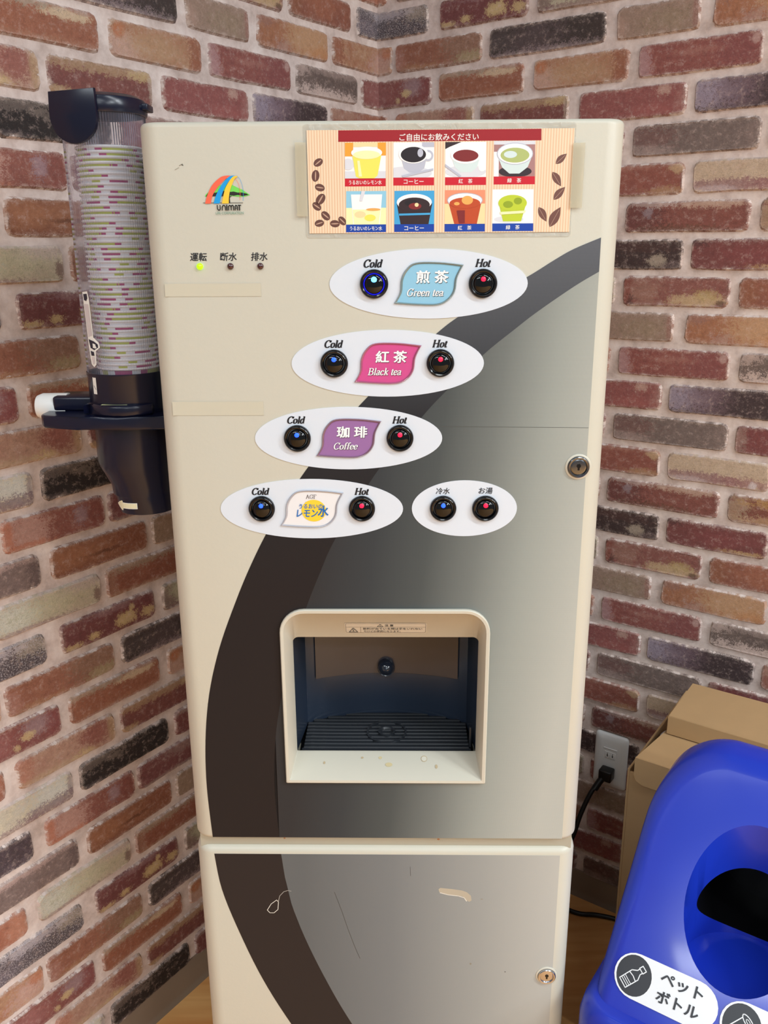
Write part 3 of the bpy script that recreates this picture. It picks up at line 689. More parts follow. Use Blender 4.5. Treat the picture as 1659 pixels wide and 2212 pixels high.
IL = [(-122.9, -688.1), (-116.0, -746.8), (-99.4, -807.7), (-72.8, -878.7), (-42.8, -945.3), (10, -1045), (90, -1160), (140, -1230)]
def sm(pts, sub=5): return [(p.x / 1000, p.y / 1000 + CZ) for p in spline([(a, b, 0) for a, b in pts], sub)]
def decal(name, outline, m, cut=False, y=-.0003):
    bm = bmesh.new()
    f = [bm.verts.new((x, y, z)) for x, z in outline]; g = [bm.verts.new((x, y + .0006, z)) for x, z in outline]
    n = len(outline); bm.faces.new(f); bm.faces.new(list(reversed(g)))
    for i in range(n): bm.faces.new((f[i], g[i], g[(i + 1) % n], f[(i + 1) % n]))
    bmesh.ops.triangulate(bm, faces=[q for q in bm.faces if len(q.verts) > 4])
    o = bmobj(name, bm, m, machine)
    if cut:
        bpy.context.view_layer.update(); boolean(o, prism(inner, -.05, .2))
    return o
su, si = sm(OU), sm(IU)
decal('stripe_band', su + list(reversed(si)), print_mat('dark_stripe_print', 'band_u'), True)
decal('shaded_print', si + [(X(207.5), Z(-664.5))], print_mat('shaded_print_upper', 'area_u'), True)
sl, il = sm(OL), sm(IL)
decal('stripe_band', sl + list(reversed(il)), print_mat('dark_stripe_print_lower', 'band_l'))
decal('shaded_print', il + [(X(206.5), Z(-1230)), (X(206.5), Z(-688.1))], print_mat('shaded_print_lower', 'area_l'))
def mark(name, fn, y=-.0004, warp=None):
    f = Flat(y); fn(f); return f.build(name, machine, warp=warp)
def PX(L_): return [(X(a), Z(b)) for a, b in L_]
seam = mark('seam_line', lambda f: f.line([(X(60), Z(-173.9)), (X(207), Z(-175.6))], .0004, mat('seam_ink', (82, 84, 80), .5)))
gh = mat('tape_ghost', (206, 201, 181), .42)
mark('tape_residue', lambda f: f.rect(X(-209), Z(-45.8), X(-116), Z(-33.5), gh)); mark('tape_residue', lambda f: f.rect(X(-210.5), Z(-162), X(-119), Z(-148), gh))
sc1 = mat('scuff_grey', (140, 134, 118), .6)
mark('scuff', lambda f: f.line(PX([(-186.5, 72.3), (-183.4, 73.8)]), .0005, sc1)); mark('scuff', lambda f: f.line(PX([(-191, 68.6), (-187, 70.6)]), .0003, sc1)); mark('scuff', lambda f: f.line(PX([(-184.2, 73), (-183.0, 72.5)]), .0006, ink))
rust = mat('rust_spot', (150, 96, 56), .7)
mark('rust_spot', lambda f: f.ell(X(63), Z(-666), .0016, .0012, rust, n=10)); mark('rust_spot', lambda f: f.ell(X(-118), Z(-665.5), .0012, .001, rust, n=10))
chip = mat('bare_chip', (186, 176, 156), .6); chipw = mat('chip_edge', (226, 222, 212), .5)
def _c(f):
    f.poly(PX(((64, -737), (66, -735), (80, -736.5), (92, -738.5), (98, -741), (103, -746), (104, -753), (101, -755), (97, -752), (93, -747), (84, -745.5), (72, -744), (65, -741))), chip)
    f.line(PX(((66, -742), (76, -745), (88, -746.5), (95, -749), (98, -754))), .0011, chipw)
mark('paint_chip', _c)
mark('paint_chip', lambda f: f.line(PX(((-143, -769), (-138, -760), (-131, -754), (-129, -757), (-130, -768), (-135, -773), (-140, -773), (-143, -769))), .0008, chipw))
mark('paint_chip', lambda f: f.line(PX(((-129, -756), (-127, -748), (-122, -742), (-117, -740), (-113, -741))), .0007, mat('chip_line', (170, 166, 160), .5)))
scr = mat('scratch_dark', (72, 70, 68), .6)
mark('scratch', lambda f: f.line(PX(((-61, -742), (-57, -755), (-52, -772), (-46, -795), (-38, -822), (-34, -834), (-31.5, -841))), .0005, scr))
mark('scratch', lambda f: f.line(PX(((30, -705), (30.5, -718))), .0004, scr))
mark('scuff', lambda f: f.ell(X(116), Z(-751), .0016, .0006, sc1, n=8)); mark('scuff', lambda f: f.ell(X(105), Z(-848), .0012, .0016, sc1, n=8)); mark('scuff', lambda f: f.ell(X(148), Z(-860), .0008, .0006, ink, n=8))

# button panels
LIT = {'Cold': (40, 90, 255), 'Hot': (255, 20, 60)}
led_b = mat('led_blue', (20, 60, 255), .3, emit=4.0); led_c = mat('led_cyan', (60, 160, 255), .3, emit=7.0); led_r = mat('led_red', (255, 10, 40), .3, emit=4.0)
ringglow = mat('blue_glow_ring', (20, 20, 230), .3, emit=1.3)
def panel(cx, cz, rx_, rz_):
    n = 72; out = []
    for i in range(n):
        a = 2 * PI * i / n; out.append((X(cx + rx_ * math.cos(a)), Z(cz + rz_ * math.sin(a))))
    return slab('button_panel', out, -.0007, .0004, wpanel, machine)
dome_m = mat('dome_black', (9, 9, 11), .06, spec=.5)
def button(cx, cz, led, bright=False):
    b = lathe('bezel', [(.0137, -.0004), (.0137, -.0026), (.0131, -.0042), (.0118, -.0050), (.0106, -.0046), (.0100, -.0030), (.0098, .0)], black, None, 40, axis='Y')
    root = bpy.data.objects.new('push_button', b.data); COL.objects.link(root); bpy.data.objects.remove(b)
    root.parent = machine; root.location = (X(cx), 0, Z(cz))
    prof = []
    for k in range(10):
        t = math.radians(90 * k / 9); prof.append((.0094 * math.cos(t) + 1e-5, -.0028 - .0036 * math.sin(t)))
    lathe('dome', [(.0094, -.0005)] + prof, dome_m, root, 36, axis='Y', smooth=60, cap=(True, True))
    if bright: lathe('glow_ring', [(.00985, -.0030), (.00985, -.0037), (.0094, -.0037), (.0094, -.0030)], ringglow, root, 40, axis='Y', label='glowing blue ring')
    r = .0023 if not bright else .0027
    lathe('led', [(r, -.0054), (r, -.0062), (r * .7, -.0067), (1e-5, -.0069)], led, root, 16, c=(0, .0042 if True else 0), axis='Y', label='lit %s led' % ('red' if led is led_r else 'blue'))
    return root
leafP = [(12.1, -53.2), (17.9, -42.1), (18.8, -30.5), (23.9, -21.1), (32.2, -15.4), (55.8, -14.6), (78.6, -17.4), (72.9, -29.7), (70.9, -41.8), (64.5, -50.5), (53.7, -55.2), (30, -54.5)]
def leaf_outline(cx, cz, s=1.0):
    """leaf name plate, pointed at lower left and upper right"""
    x0, z0 = 45.2, -35.1
    a = spline([(12.1, -53.2, 0), (17.6, -43, 0), (18.9, -30.5, 0), (23.9, -21.1, 0), (33, -15.2, 0), (55.8, -14.9, 0), (78.6, -17.4, 0)], 5)
    b = spline([(78.6, -17.4, 0), (72.9, -29.0, 0), (70.9, -41.8, 0), (64.5, -50.5, 0), (53.7, -55.0, 0), (32, -54.7, 0), (12.1, -53.2, 0)], 5)
    pts = a + b[1:-1]
    return [(X(cx + (p.x - x0) * s), Z(cz + (p.y - z0) * s)) for p in pts]
def leaf(cx, cz, face, rim):
    out = leaf_outline(cx, cz); inn = leaf_outline(cx, cz, .93)
    bm = bmesh.new(); rings = []
    for o, y in ((out, .0), (out, -.0016), (leaf_outline(cx, cz, .97), -.0026), (inn, -.0022), (leaf_outline(cx, cz, .915), -.0012)):
        rings.append([bm.verts.new((x, y, z)) for x, z in o])
    n = len(out)
    for a, b in zip(rings, rings[1:]):
        for i in range(n): bm.faces.new((a[i], a[(i + 1) % n], b[(i + 1) % n], b[i]))
    pl = bmobj('name_plate', bm, rim, machine, smooth=60)
    f = Flat(-.0013); f.poly(leaf_outline(cx, cz, .925), face); f.build('printed_face', pl)
    return pl
def glossface(name, rgb, rgb2):
    m = mat(name, rgb, .18, coat=.5); nt = m.node_tree; b = nt.nodes['Principled BSDF']
    return m
def rim(name, rgb): return mat(name, rgb, .12, coat=1.0)
panel(45.2, -35.1, 95, 32.5); panel(5.7, -110.8, 94.8, 32.7); panel(-34.2, -185.9, 94.8, 32.2); panel(-73.7, -260.4, 94.8, 32.2); panel(84.5, -260.1, 54.3, 30.2)
specs = [(45.2, -35.1, glossface('sky_blue_face', (150, 205, 232), None), rim('teal_rim', (118, 138, 138)), '煎 茶', 'Green tea', -6.9, 97.3, -34.8),
         (5.7, -110.8, glossface('pink_face', (216, 84, 148), None), rim('pink_rim', (168, 84, 116)), '紅 茶', 'Black tea', -46.9, 57.6, -110.4),
         (-34.2, -185.9, glossface('purple_face', (158, 112, 168), None), rim('mauve_rim', (128, 92, 112)), '珈 琲', 'Coffee', -85.9, 17.9, -185.6)]
for n_, (cx, cz, fm, rm_, kj, en, bx0, bx1, bz) in enumerate(specs):
    pl = leaf(cx, cz, fm, rm_)
    t = Flat(-.0016)
    t.text(kj, X(cx + 4.05), Z(cz + 6.25), .0116, ink, width=.0305, bold=.045, shear=.05)
    t.text(kj, X(cx + 3.7), Z(cz + 6.7), .0116, brightw, width=.0305, bold=.045, shear=.05)
    wE = {'Green tea': .0355, 'Black tea': .0330, 'Coffee': .0245}[en]; ox = {'Green tea': -2.8, 'Black tea': -2.6, 'Coffee': -2.8}[en]
    serif(t, en, X(cx + ox + .4), Z(cz - 8.1), .0066, ink, width=wE, thick=.055, thin=.026); serif(t, en, X(cx + ox), Z(cz - 7.7), .0066, brightw, width=wE, thick=.06, thin=.028)
    t.build('lettering', pl)
    button(bx0, bz, led_c if n_ == 0 else led_b, n_ == 0); button(bx1, bz, led_r)
button(-125.5, -259.9, led_b); button(-21.5, -259.9, led_r); button(62.5, -259.8, led_b); button(106.1, -259.8, led_r)
# lemon water plate
pl = leaf(-73.7, -260.4, mat('lemon_face_white', (238, 238, 240), .2, coat=.4), rim('clear_rim', (176, 176, 184)))
t = Flat(-.0016); blu = mat('logo_blue', (20, 110, 190), .4); yel = mat('lemon_yellow', (250, 214, 60), .4)
t.ell(X(-71.5), Z(-262), .0128, .0118, yel); t.poly([(X(-79), Z(-252)), (X(-84), Z(-258)), (X(-82), Z(-268)), (X(-72), Z(-274))], yel)
serif(t, 'AGF', X(-73.8), Z(-246.9), .0042, mat('logo_dark', (70, 50, 50), .4), shear=0, thick=.04, thin=.02, width=.0108)
t.text('うるおいの', X(-74.5), Z(-257.2), .0050, blu, width=.0245, bold=.02, shear=.1)
t.text('レモン', X(-78.2), Z(-264.8), .0078, blu, width=.0215, bold=.035, shear=.15); t.text('水', X(-61.5), Z(-262.5), .0122, blu, width=.0110, bold=.03, shear=.1)
t.build('lettering', pl)
# captions above the buttons
for cx, cz, w in ((-7.7, -15.9, 'Cold'), (97.3, -15.9, 'Hot'), (-47.0, -91.5, 'Cold'), (57.3, -91.5, 'Hot'), (-86.5, -166.8, 'Cold'), (17.9, -167.0, 'Hot'), (-126.0, -241.4, 'Cold'), (-21.2, -241.5, 'Hot')):
    t = Flat(-.0010); serif(t, w, X(cx), Z(cz), .0068, ink, width=.0178 if w == 'Cold' else .0143, thick=.088, thin=.042); t.build('lettering', machine)
for cx, cz, w in ((62.2, -241.2, '冷水'), (106.0, -240.9, 'お湯')):
    t = Flat(-.0010); t.text(w, X(cx), Z(cz), .0068, ink, width=.0142, bold=.012, shear=.12); t.build('lettering', machine)
# pilot lamps with captions
for cx, w in ((-174.3, '運転'), (-145.5, '断水'), (-116.0, '排水')):
    t = Flat(-.0003); t.text(w, X(cx), Z(-9.0), .0078, ink, width=.0160, bold=.014, shear=.12); t.build('lettering', machine)
lgreen = mat('lamp_lime', (150, 235, 10), .2, emit=1.1); lred = mat('lamp_dark_red', (64, 14, 20), .12, coat=1.0)
for cx, m_, lb in ((-173.6, lgreen, 'lit lime green lamp'), (-144.2, lred, 'unlit dark red lamp'), (-115.5, lred, 'unlit dark red lamp')):
    lathe('indicator_lamp', [(.0031, .0004), (.0031, -.0010), (.0026, -.0022), (.0014, -.0029), (1e-5, -.0031)], m_, machine, 24, c=(X(cx), Z(-17.8)), axis='Y', label=lb)

# rainbow and tree logo
def lg(px, py): return (X(-166.6 + (px - 410) * 44.4 / 700), Z(39.4 + (540 - py) * .0624))
t = Flat(-.0003)
grn = mat('tree_green', (120, 220, 90), .5); blk = mat('tree_black', (38, 34, 30), .5); ora = mat('bow_orange', (252, 106, 76), .5); bl2 = mat('bow_blue', (10, 160, 235), .5); ye2 = mat('bow_yellow', (255, 208, 60), .5); gr2 = mat('logo_grey', (150, 156, 150), .5)
t.poly([lg(*p) for p in ((440, 445), (460, 415), (500, 385), (580, 340), (650, 300), (760, 270), (850, 285), (930, 325), (1000, 355), (1090, 415), (1110, 430), (1040, 450), (960, 455), (800, 440), (600, 440), (460, 450))], grn)
t.poly([lg(*p) for p in ((820, 385), (870, 380), (930, 395), (990, 395), (1060, 410), (1090, 428), (1000, 445), (930, 430), (870, 440), (810, 430))], blk)
t.poly([lg(*p) for p in ((455, 445), (490, 400), (540, 400), (600, 395), (720, 370), (820, 385), (810, 430), (700, 445), (570, 445))], blk)
t.line([lg(806, 420), lg(800, 480), lg(803, 535)], .0011, blk); t.line([lg(800, 470), lg(835, 440)], .0005, blk)
t.line([lg(410, 538), lg(1000, 540)], .0004, blk)
def arc(a, b, m): 
    A = spline([(p[0], p[1], 0) for p in a], 5); B = spline([(p[0], p[1], 0) for p in b], 5)
    for i in range(len(A) - 1): t.poly([lg(A[i].x, A[i].y), lg(A[i + 1].x, A[i + 1].y), lg(B[i + 1].x, B[i + 1].y), lg(B[i].x, B[i].y)], m, lift=t.k)
    t.k += 1
t.line([lg(*p) for p in ((850, 165), (910, 205), (945, 260), (963, 330), (966, 420), (960, 500))], .0003, ora)
t.line([lg(*p) for p in ((930, 160), (975, 210), (1000, 280), (1012, 350), (1012, 440), (1005, 510))], .0003, bl2)
arc([(440, 548), (480, 430), (560, 290), (680, 185), (770, 158), (860, 160)], [(525, 548), (560, 430), (640, 320), (720, 240), (780, 195), (860, 165)], ora)
arc([(565, 548), (610, 430), (690, 300), (760, 220), (830, 165), (910, 160)], [(655, 548), (690, 440), (730, 350), (790, 260), (850, 200), (910, 168)], bl2)
arc([(690, 548), (720, 430), (760, 320), (820, 230), (880, 170), (940, 165)], [(790, 548), (800, 450), (825, 350), (860, 270), (900, 200), (945, 175)], ye2)
for x_, ch, w_ in ((632, 'U', 52), (705, 'n', 46), (755, 'I', 9), (815, 'm', 66), (890, 'A', 40), (942, 'T', 50)):
    pass
def stroke(pts, w): t.line([lg(*p) for p in pts], w, blk, lift=t.k)
stroke([(618, 573), (620, 625), (632, 641), (650, 641), (660, 625), (660, 573)], .0009)
stroke([(690, 643), (690, 600), (700, 580), (718, 575), (734, 585), (738, 610), (738, 643)], .0009)
stroke([(760, 573), (760, 643)], .0012)
stroke([(785, 643), (785, 590), (800, 575), (815, 580), (822, 600), (822, 643)], .0009); stroke([(822, 600), (832, 578), (848, 574), (858, 590), (858, 643)], .0009)
stroke([(880, 643), (882, 590), (895, 574), (908, 582), (915, 600), (915, 643)], .0009); stroke([(882, 615), (915, 615)], .0006)
stroke([(925, 575), (968, 575)], .0009); stroke([(946, 575), (946, 643)], .0012); t.k += 1
t.text('LIFE CORPORATION', lg(796, 685)[0], lg(796, 685)[1], .0024, mat('logo_teal', (96, 150, 130), .5), width=.0262)
t.build('printed_logo', machine)

# locks
for cx, cz, m_ in ((199.4, -215.9, dchrome), (199.4, -865.2, chrome)):
    L0 = lathe('lock', [(.0133, .0002), (.0133, -.0008), (.0125, -.0014), (.0112, -.0014), (.0110, -.0002)], cream2, machine, 40, c=(X(cx), Z(cz)), axis='Y')
    lathe('lock_ring', [(.0108, .0), (.0108, -.0030), (.0100, -.0036), (.0086, -.0034), (.0082, -.0022), (.0078, -.0024), (.0060, -.0026), (1e-5, -.0026)], m_, L0, 40, c=(X(cx), Z(cz)), axis='Y', label='metal key lock ring')
    box('keyhole', X(cx - 1.0), X(cx + 1.0), -.0030, -.0024, Z(cz - 3.2), Z(cz + 3.2), black, L0)
    lathe('lock_plug', [(.0022, -.0024), (.0022, -.0029), (1e-5, -.0029)], black, L0, 16, c=(X(cx), Z(cz + 1.4)), axis='Y')

# dispensing bay: frame, hood, sill, tub, grille
def ringstrip(name, outs, m, label=None, smooth=40):
    bm = bmesh.new(); rs = [[bm.verts.new(p) for p in o] for o in outs]; n = len(outs[0])
    for a, b in zip(rs, rs[1:]):
        for i in range(n): bm.faces.new((a[i], a[(i + 1) % n], b[(i + 1) % n], b[i]))
    return bmobj(name, bm, m, machine, label, smooth)
def bo(x0, z0, x1, z1, r, y, rb=.0015):
    return [(x, y, z) for x, z in rrect(X(x0), Z(z0), X(x1), Z(z1), r, 8, rb=rb)]
fr = ringstrip('bay_frame', [bo(-112.5, -588, 115.2, -372.8, .027, .0), bo(-112.5, -588, 115.2, -372.8, .027, -.0035), bo(-111.5, -587, 114.2, -373.8, .026, -.0045), bo(-108.5, -584, 111.2, -376.8, .023, -.0042), bo(-107.5, -583, 110.2, -377.8, .022, -.002), bo(-103.0, -568, 106.4, -419.5, .007, .028, .001), bo(-103.0, -568, 106.4, -419.5, .007, .032, .001)], cream2)
# dark tub behind: sides, curved back, ceiling, floor
dark = mat('bay_navy', (42, 52, 68), .3, coat=.1)
xl, xr, zb, zt_, yb = X(-103.2), X(106.6), Z(-571), Z(-405), .106
bk = []
for k in range(13):
    s_ = -1 + 2 * k / 12; bk.append((.0017 + s_ * .0875, yb + .017 * (1 - s_ * s_)))
outline = [(xl, .032), (xl, .040)] + [(xl + .006, .098)] + bk + [(xr - .006, .098), (xr, .040), (xr, .032)]
loft('bay_tub', [[(x, y, zb) for x, y in outline], [(x, y, zt_) for x, y in outline]], dark, machine, cap=(False, False), closed=False, smooth=30)
box('bay_ceiling', xl, xr, .0325, .135, Z(-405), Z(-400), blackm, machine)
box('bay_floor', xl, xr, .0325, .135, Z(-590), Z(-584), blackm, machine)
loft('bay_screen', [[(x, y - .003, Z(-512)) for x, y in bk], [(x, y - .003, Z(-406)) for x, y in bk]], mat('bay_screen_brown', (62, 57, 62), .25, coat=.2), machine, cap=(False, False), closed=False, smooth=60)
lathe('nozzle_cap', [(.0108, .121), (.0108, .114), (.0098, .112), (.0090, .1125), (.0084, .1115), (.006, .1085), (1e-5, .107)], mat('nozzle_dark', (34, 40, 52), .15, coat=.5), machine, 36, c=(X(1), Z(-503)), axis='Y', smooth=50)
# grille of slats
gm = mat('grille_black', (42, 45, 50), .38)
gr = box('grille', X(-98), X(101.5), .036, .0385, Z(-574), Z(-568.5), gm, machine)
NS = 11
for k in range(NS):
    y = .0405 + k * (.0760 / (NS - 1))
    half = .0985 if y < .098 else .088 * math.sqrt(max(.05, 1 - ((y - .0945) / .0275) ** 2)) if y > .104 else .092
    bm = bmesh.new(); add_box(bm, .0017 - half, .0017 + half, y, y + .0045, Z(-575), Z(-569)); bmesh.ops.bevel(bm, geom=bm.edges[:], offset=.0007, segments=1, affect='EDGES')
    bmobj('slat', bm, gm, gr, smooth=30)
lathe('drip_ring', [(.0245, Z(-572)), (.0245, Z(-567.6)), (.0225, Z(-567.6)), (.0225, Z(-572))], gm, gr, 40, c=(.0017, .074))
lathe('drain_cup', [(.0105, Z(-574)), (.0105, Z(-566.5)), (.0085, Z(-566.5)), (.006, Z(-571)), (1e-5, Z(-571))], gm, gr, 32, c=(.0017, .074))
box('side_clip', X(100), X(103), .045, .050, Z(-572), Z(-545), gm, gr, bev=.001)
# stains on the sill
# caution sticker on the hood (hood slopes from y -.002 at z -377.8 to .028 at z -419.5)
def hood(co):
    k = (-378 - (co.z - CZ) * 1000) / 41.5
    return Vector((co.x, -.002 + .030 * k + co.y, co.z))
t = Flat(-.0004); stk = mat('sticker_cream', (222, 213, 196), .35); gline = mat('sticker_line', (70, 68, 68), .5)
t.poly(rrect(X(-43), Z(-412), X(47.5), Z(-393.8), .002, 4), stk)
t.line(rrect(X(-41.8), Z(-411), X(46.3), Z(-394.8), .0016, 4), .0004, gline, closed=True)
t.line([(X(-41.8), Z(-400.9)), (X(46.3), Z(-400.9))], .0003, gline); t.line([(X(-25.5), Z(-400.9)), (X(-25.5), Z(-411))], .0003, gline)
t.text('注 意', X(6.0), Z(-398.0), .0038, gline, width=.0095, bold=.02)
t.line([(X(-7), Z(-400)), (X(-3.8), Z(-396)), (X(-.6), Z(-400))], .0005, gline, closed=True); t.line([(X(-3.8), Z(-397.4)), (X(-3.8), Z(-399.3))], .0005, gline)
t.line([(X(-38.3), Z(-409.8)), (X(-33.6), Z(-402.6)), (X(-28.9), Z(-409.8))], .0007, gline, closed=True); t.line([(X(-34.3), Z(-405)), (X(-33.0), Z(-406.4)), (X(-34.2), Z(-407.6)), (X(-33), Z(-409))], .0006, gline)
t.text('飲料が出ている間は手をいれない', X(9.8), Z(-403.8), .0036, gline, width=.0655, bold=.01)
t.text('やけどの原因になります。', X(-1.8), Z(-408.4), .0030, gline, width=.0410, bold=.01)
t.build('caution_sticker', machine, 'cream caution sticker', warp=hood)
# drips on the sill (sill slopes from y -.002 z -583 to y .028 z -568)
def sill(co):
    k = ((co.z - CZ) * 1000 + 583) / 15.0
    return Vector((co.x, -.0024 + .030 * k + co.y, co.z + .0003))
st = mat('coffee_stain', (204, 188, 146), .5); st2 = mat('coffee_stain_dark', (188, 168, 134), .5)
for a, b, c_, d_, mm_ in ((46, -571.5, 3.6, 1.8, st2), (5, -575, 4.2, 1.2, st), (-5, -571, 2, .8, st), (-26, -571, 1.5, .6, st2), (60, -576, 1.5, 1.2, st2), (-70, -574, 1.2, .8, st2)):
    def _s(f):
        f.ell(X(a), Z(b), c_ / 1000, d_ / 1000, mm_, n=14)
        if c_ == 3.6: f.ell(X(a), Z(b), .0030, .0014, cream2, n=14)
    mark('stain', _s, 0.0, sill)

# ------------------------------------------------------------------ laminated menu on the door
menu = empty('menu_sign'); menu.matrix_world = MM @ Matrix.Translation((X(55), 0, Z(6)))
tag(menu, 'laminated landscape menu of eight drink photos taped near the top of the machine door', 'sign')
MX, MZ = X(55), Z(6)
def P(cx, cy):
    s_ = (cy - 73) / 545.0; a = 103 + 17 * s_; b = 1510 - 23 * s_
    return (X(-67.5 + 244.5 * (cx - a) / (b - a)) - MX, Z(101.5 - 89.8 * s_) - MZ)
def Pr(x0, y0, x1, y1): return [P(x0, y0), P(x1, y0), P(x1, y1), P(x0, y1)]
def film_mat():
    m = bpy.data.materials.new('laminate_film'); m.use_nodes = True; nt = m.node_tree; N = nt.nodes; L = nt.links
    b = N['Principled BSDF']; b.inputs['Base Color'].default_value = C(226, 224, 212); b.inputs['Roughness'].default_value = .08; b.inputs['Alpha'].default_value = .35; b.inputs['Coat Weight'].default_value = 1.0
    tc = N.new('ShaderNodeTexCoord'); n = N.new('ShaderNodeTexNoise'); n.inputs['Scale'].default_value = 60; n.inputs['Distortion'].default_value = 1.5
    L.new(tc.outputs['Object'], n.inputs['Vector']); bp = N.new('ShaderNodeBump'); bp.inputs['Strength'].default_value = .5; bp.inputs['Distance'].default_value = .004
    L.new(n.outputs['Fac'], bp.inputs['Height']); L.new(bp.outputs[0], b.inputs['Normal'])
    return m
film = film_mat()
def kraft_mat():
    m = bpy.data.materials.new('menu_paper'); m.use_nodes = True; nt = m.node_tree; N = nt.nodes; L = nt.links
    b = N['Principled BSDF']; b.inputs['Roughness'].default_value = .45; b.inputs['Coat Weight'].default_value = .5
    tc = N.new('ShaderNodeTexCoord'); w = N.new('ShaderNodeTexWave'); w.inputs['Scale'].default_value = 125; w.inputs['Distortion'].default_value = .0
    L.new(tc.outputs['Object'], w.inputs['Vector'])
    mx = N.new('ShaderNodeMix'); mx.data_type = 'RGBA'; mx.inputs[6].default_value = C(232, 194, 156); mx.inputs[7].default_value = C(252, 226, 196)
    L.new(w.outputs['Fac'], mx.inputs[0]); L.new(mx.outputs[2], b.inputs['Base Color'])
    return m
pap = slab('paper', [P(103, 73), P(1510, 73), P(1487, 618), P(120, 618)], -.0011, -.0006, kraft_mat(), menu)
red_h = mat('menu_dark_red', (160, 22, 32), .4); red_c = mat('caption_red', (206, 22, 44), .4); blu_c = mat('caption_blue', (16, 66, 170), .4)
t = Flat(-.00115); t.poly(Pr(270, 75, 1336, 134), red_h); t.text('ご自由にお飲みください', P(800, 113)[0], P(800, 113)[1], .0062, paperw, width=.0725, bold=.012)
t.build('header_bar', menu)
def pm(nm, *rgb): return mat('photo_' + nm, rgb, .4, coat=.4)
cols = {'white': pm('white', 254, 254, 255), 'lgrey': pm('light_grey', 226, 228, 236), 'shade': pm('cup_shade', 194, 198, 214), 'orange': pm('orange', 244, 168, 50), 'lemon': pm('lemon', 252, 238, 100), 'lemon2': pm('lemon_pale', 254, 250, 190),
        'coffee': pm('coffee', 32, 20, 26), 'tea': pm('tea', 130, 34, 34), 'green': pm('green', 182, 196, 120), 'green2': pm('green_bright', 196, 214, 50), 'dgreen': pm('green_dark', 150, 172, 30), 'sky': pm('sky', 70, 170, 226), 'sky2': pm('sky_pale', 150, 210, 236), 'dbrown': pm('dark_brown', 50, 30, 34), 'amber': pm('amber', 196, 76, 30), 'amber2': pm('amber_light', 240, 178, 92), 'peach': pm('peach', 240, 152, 116), 'cream': pm('cream', 250, 226, 170), 'mint': pm('mint', 218, 236, 236), 'saucer': pm('saucer', 52, 36, 44), 'pinkb': pm('pink_brown', 176, 130, 128)}
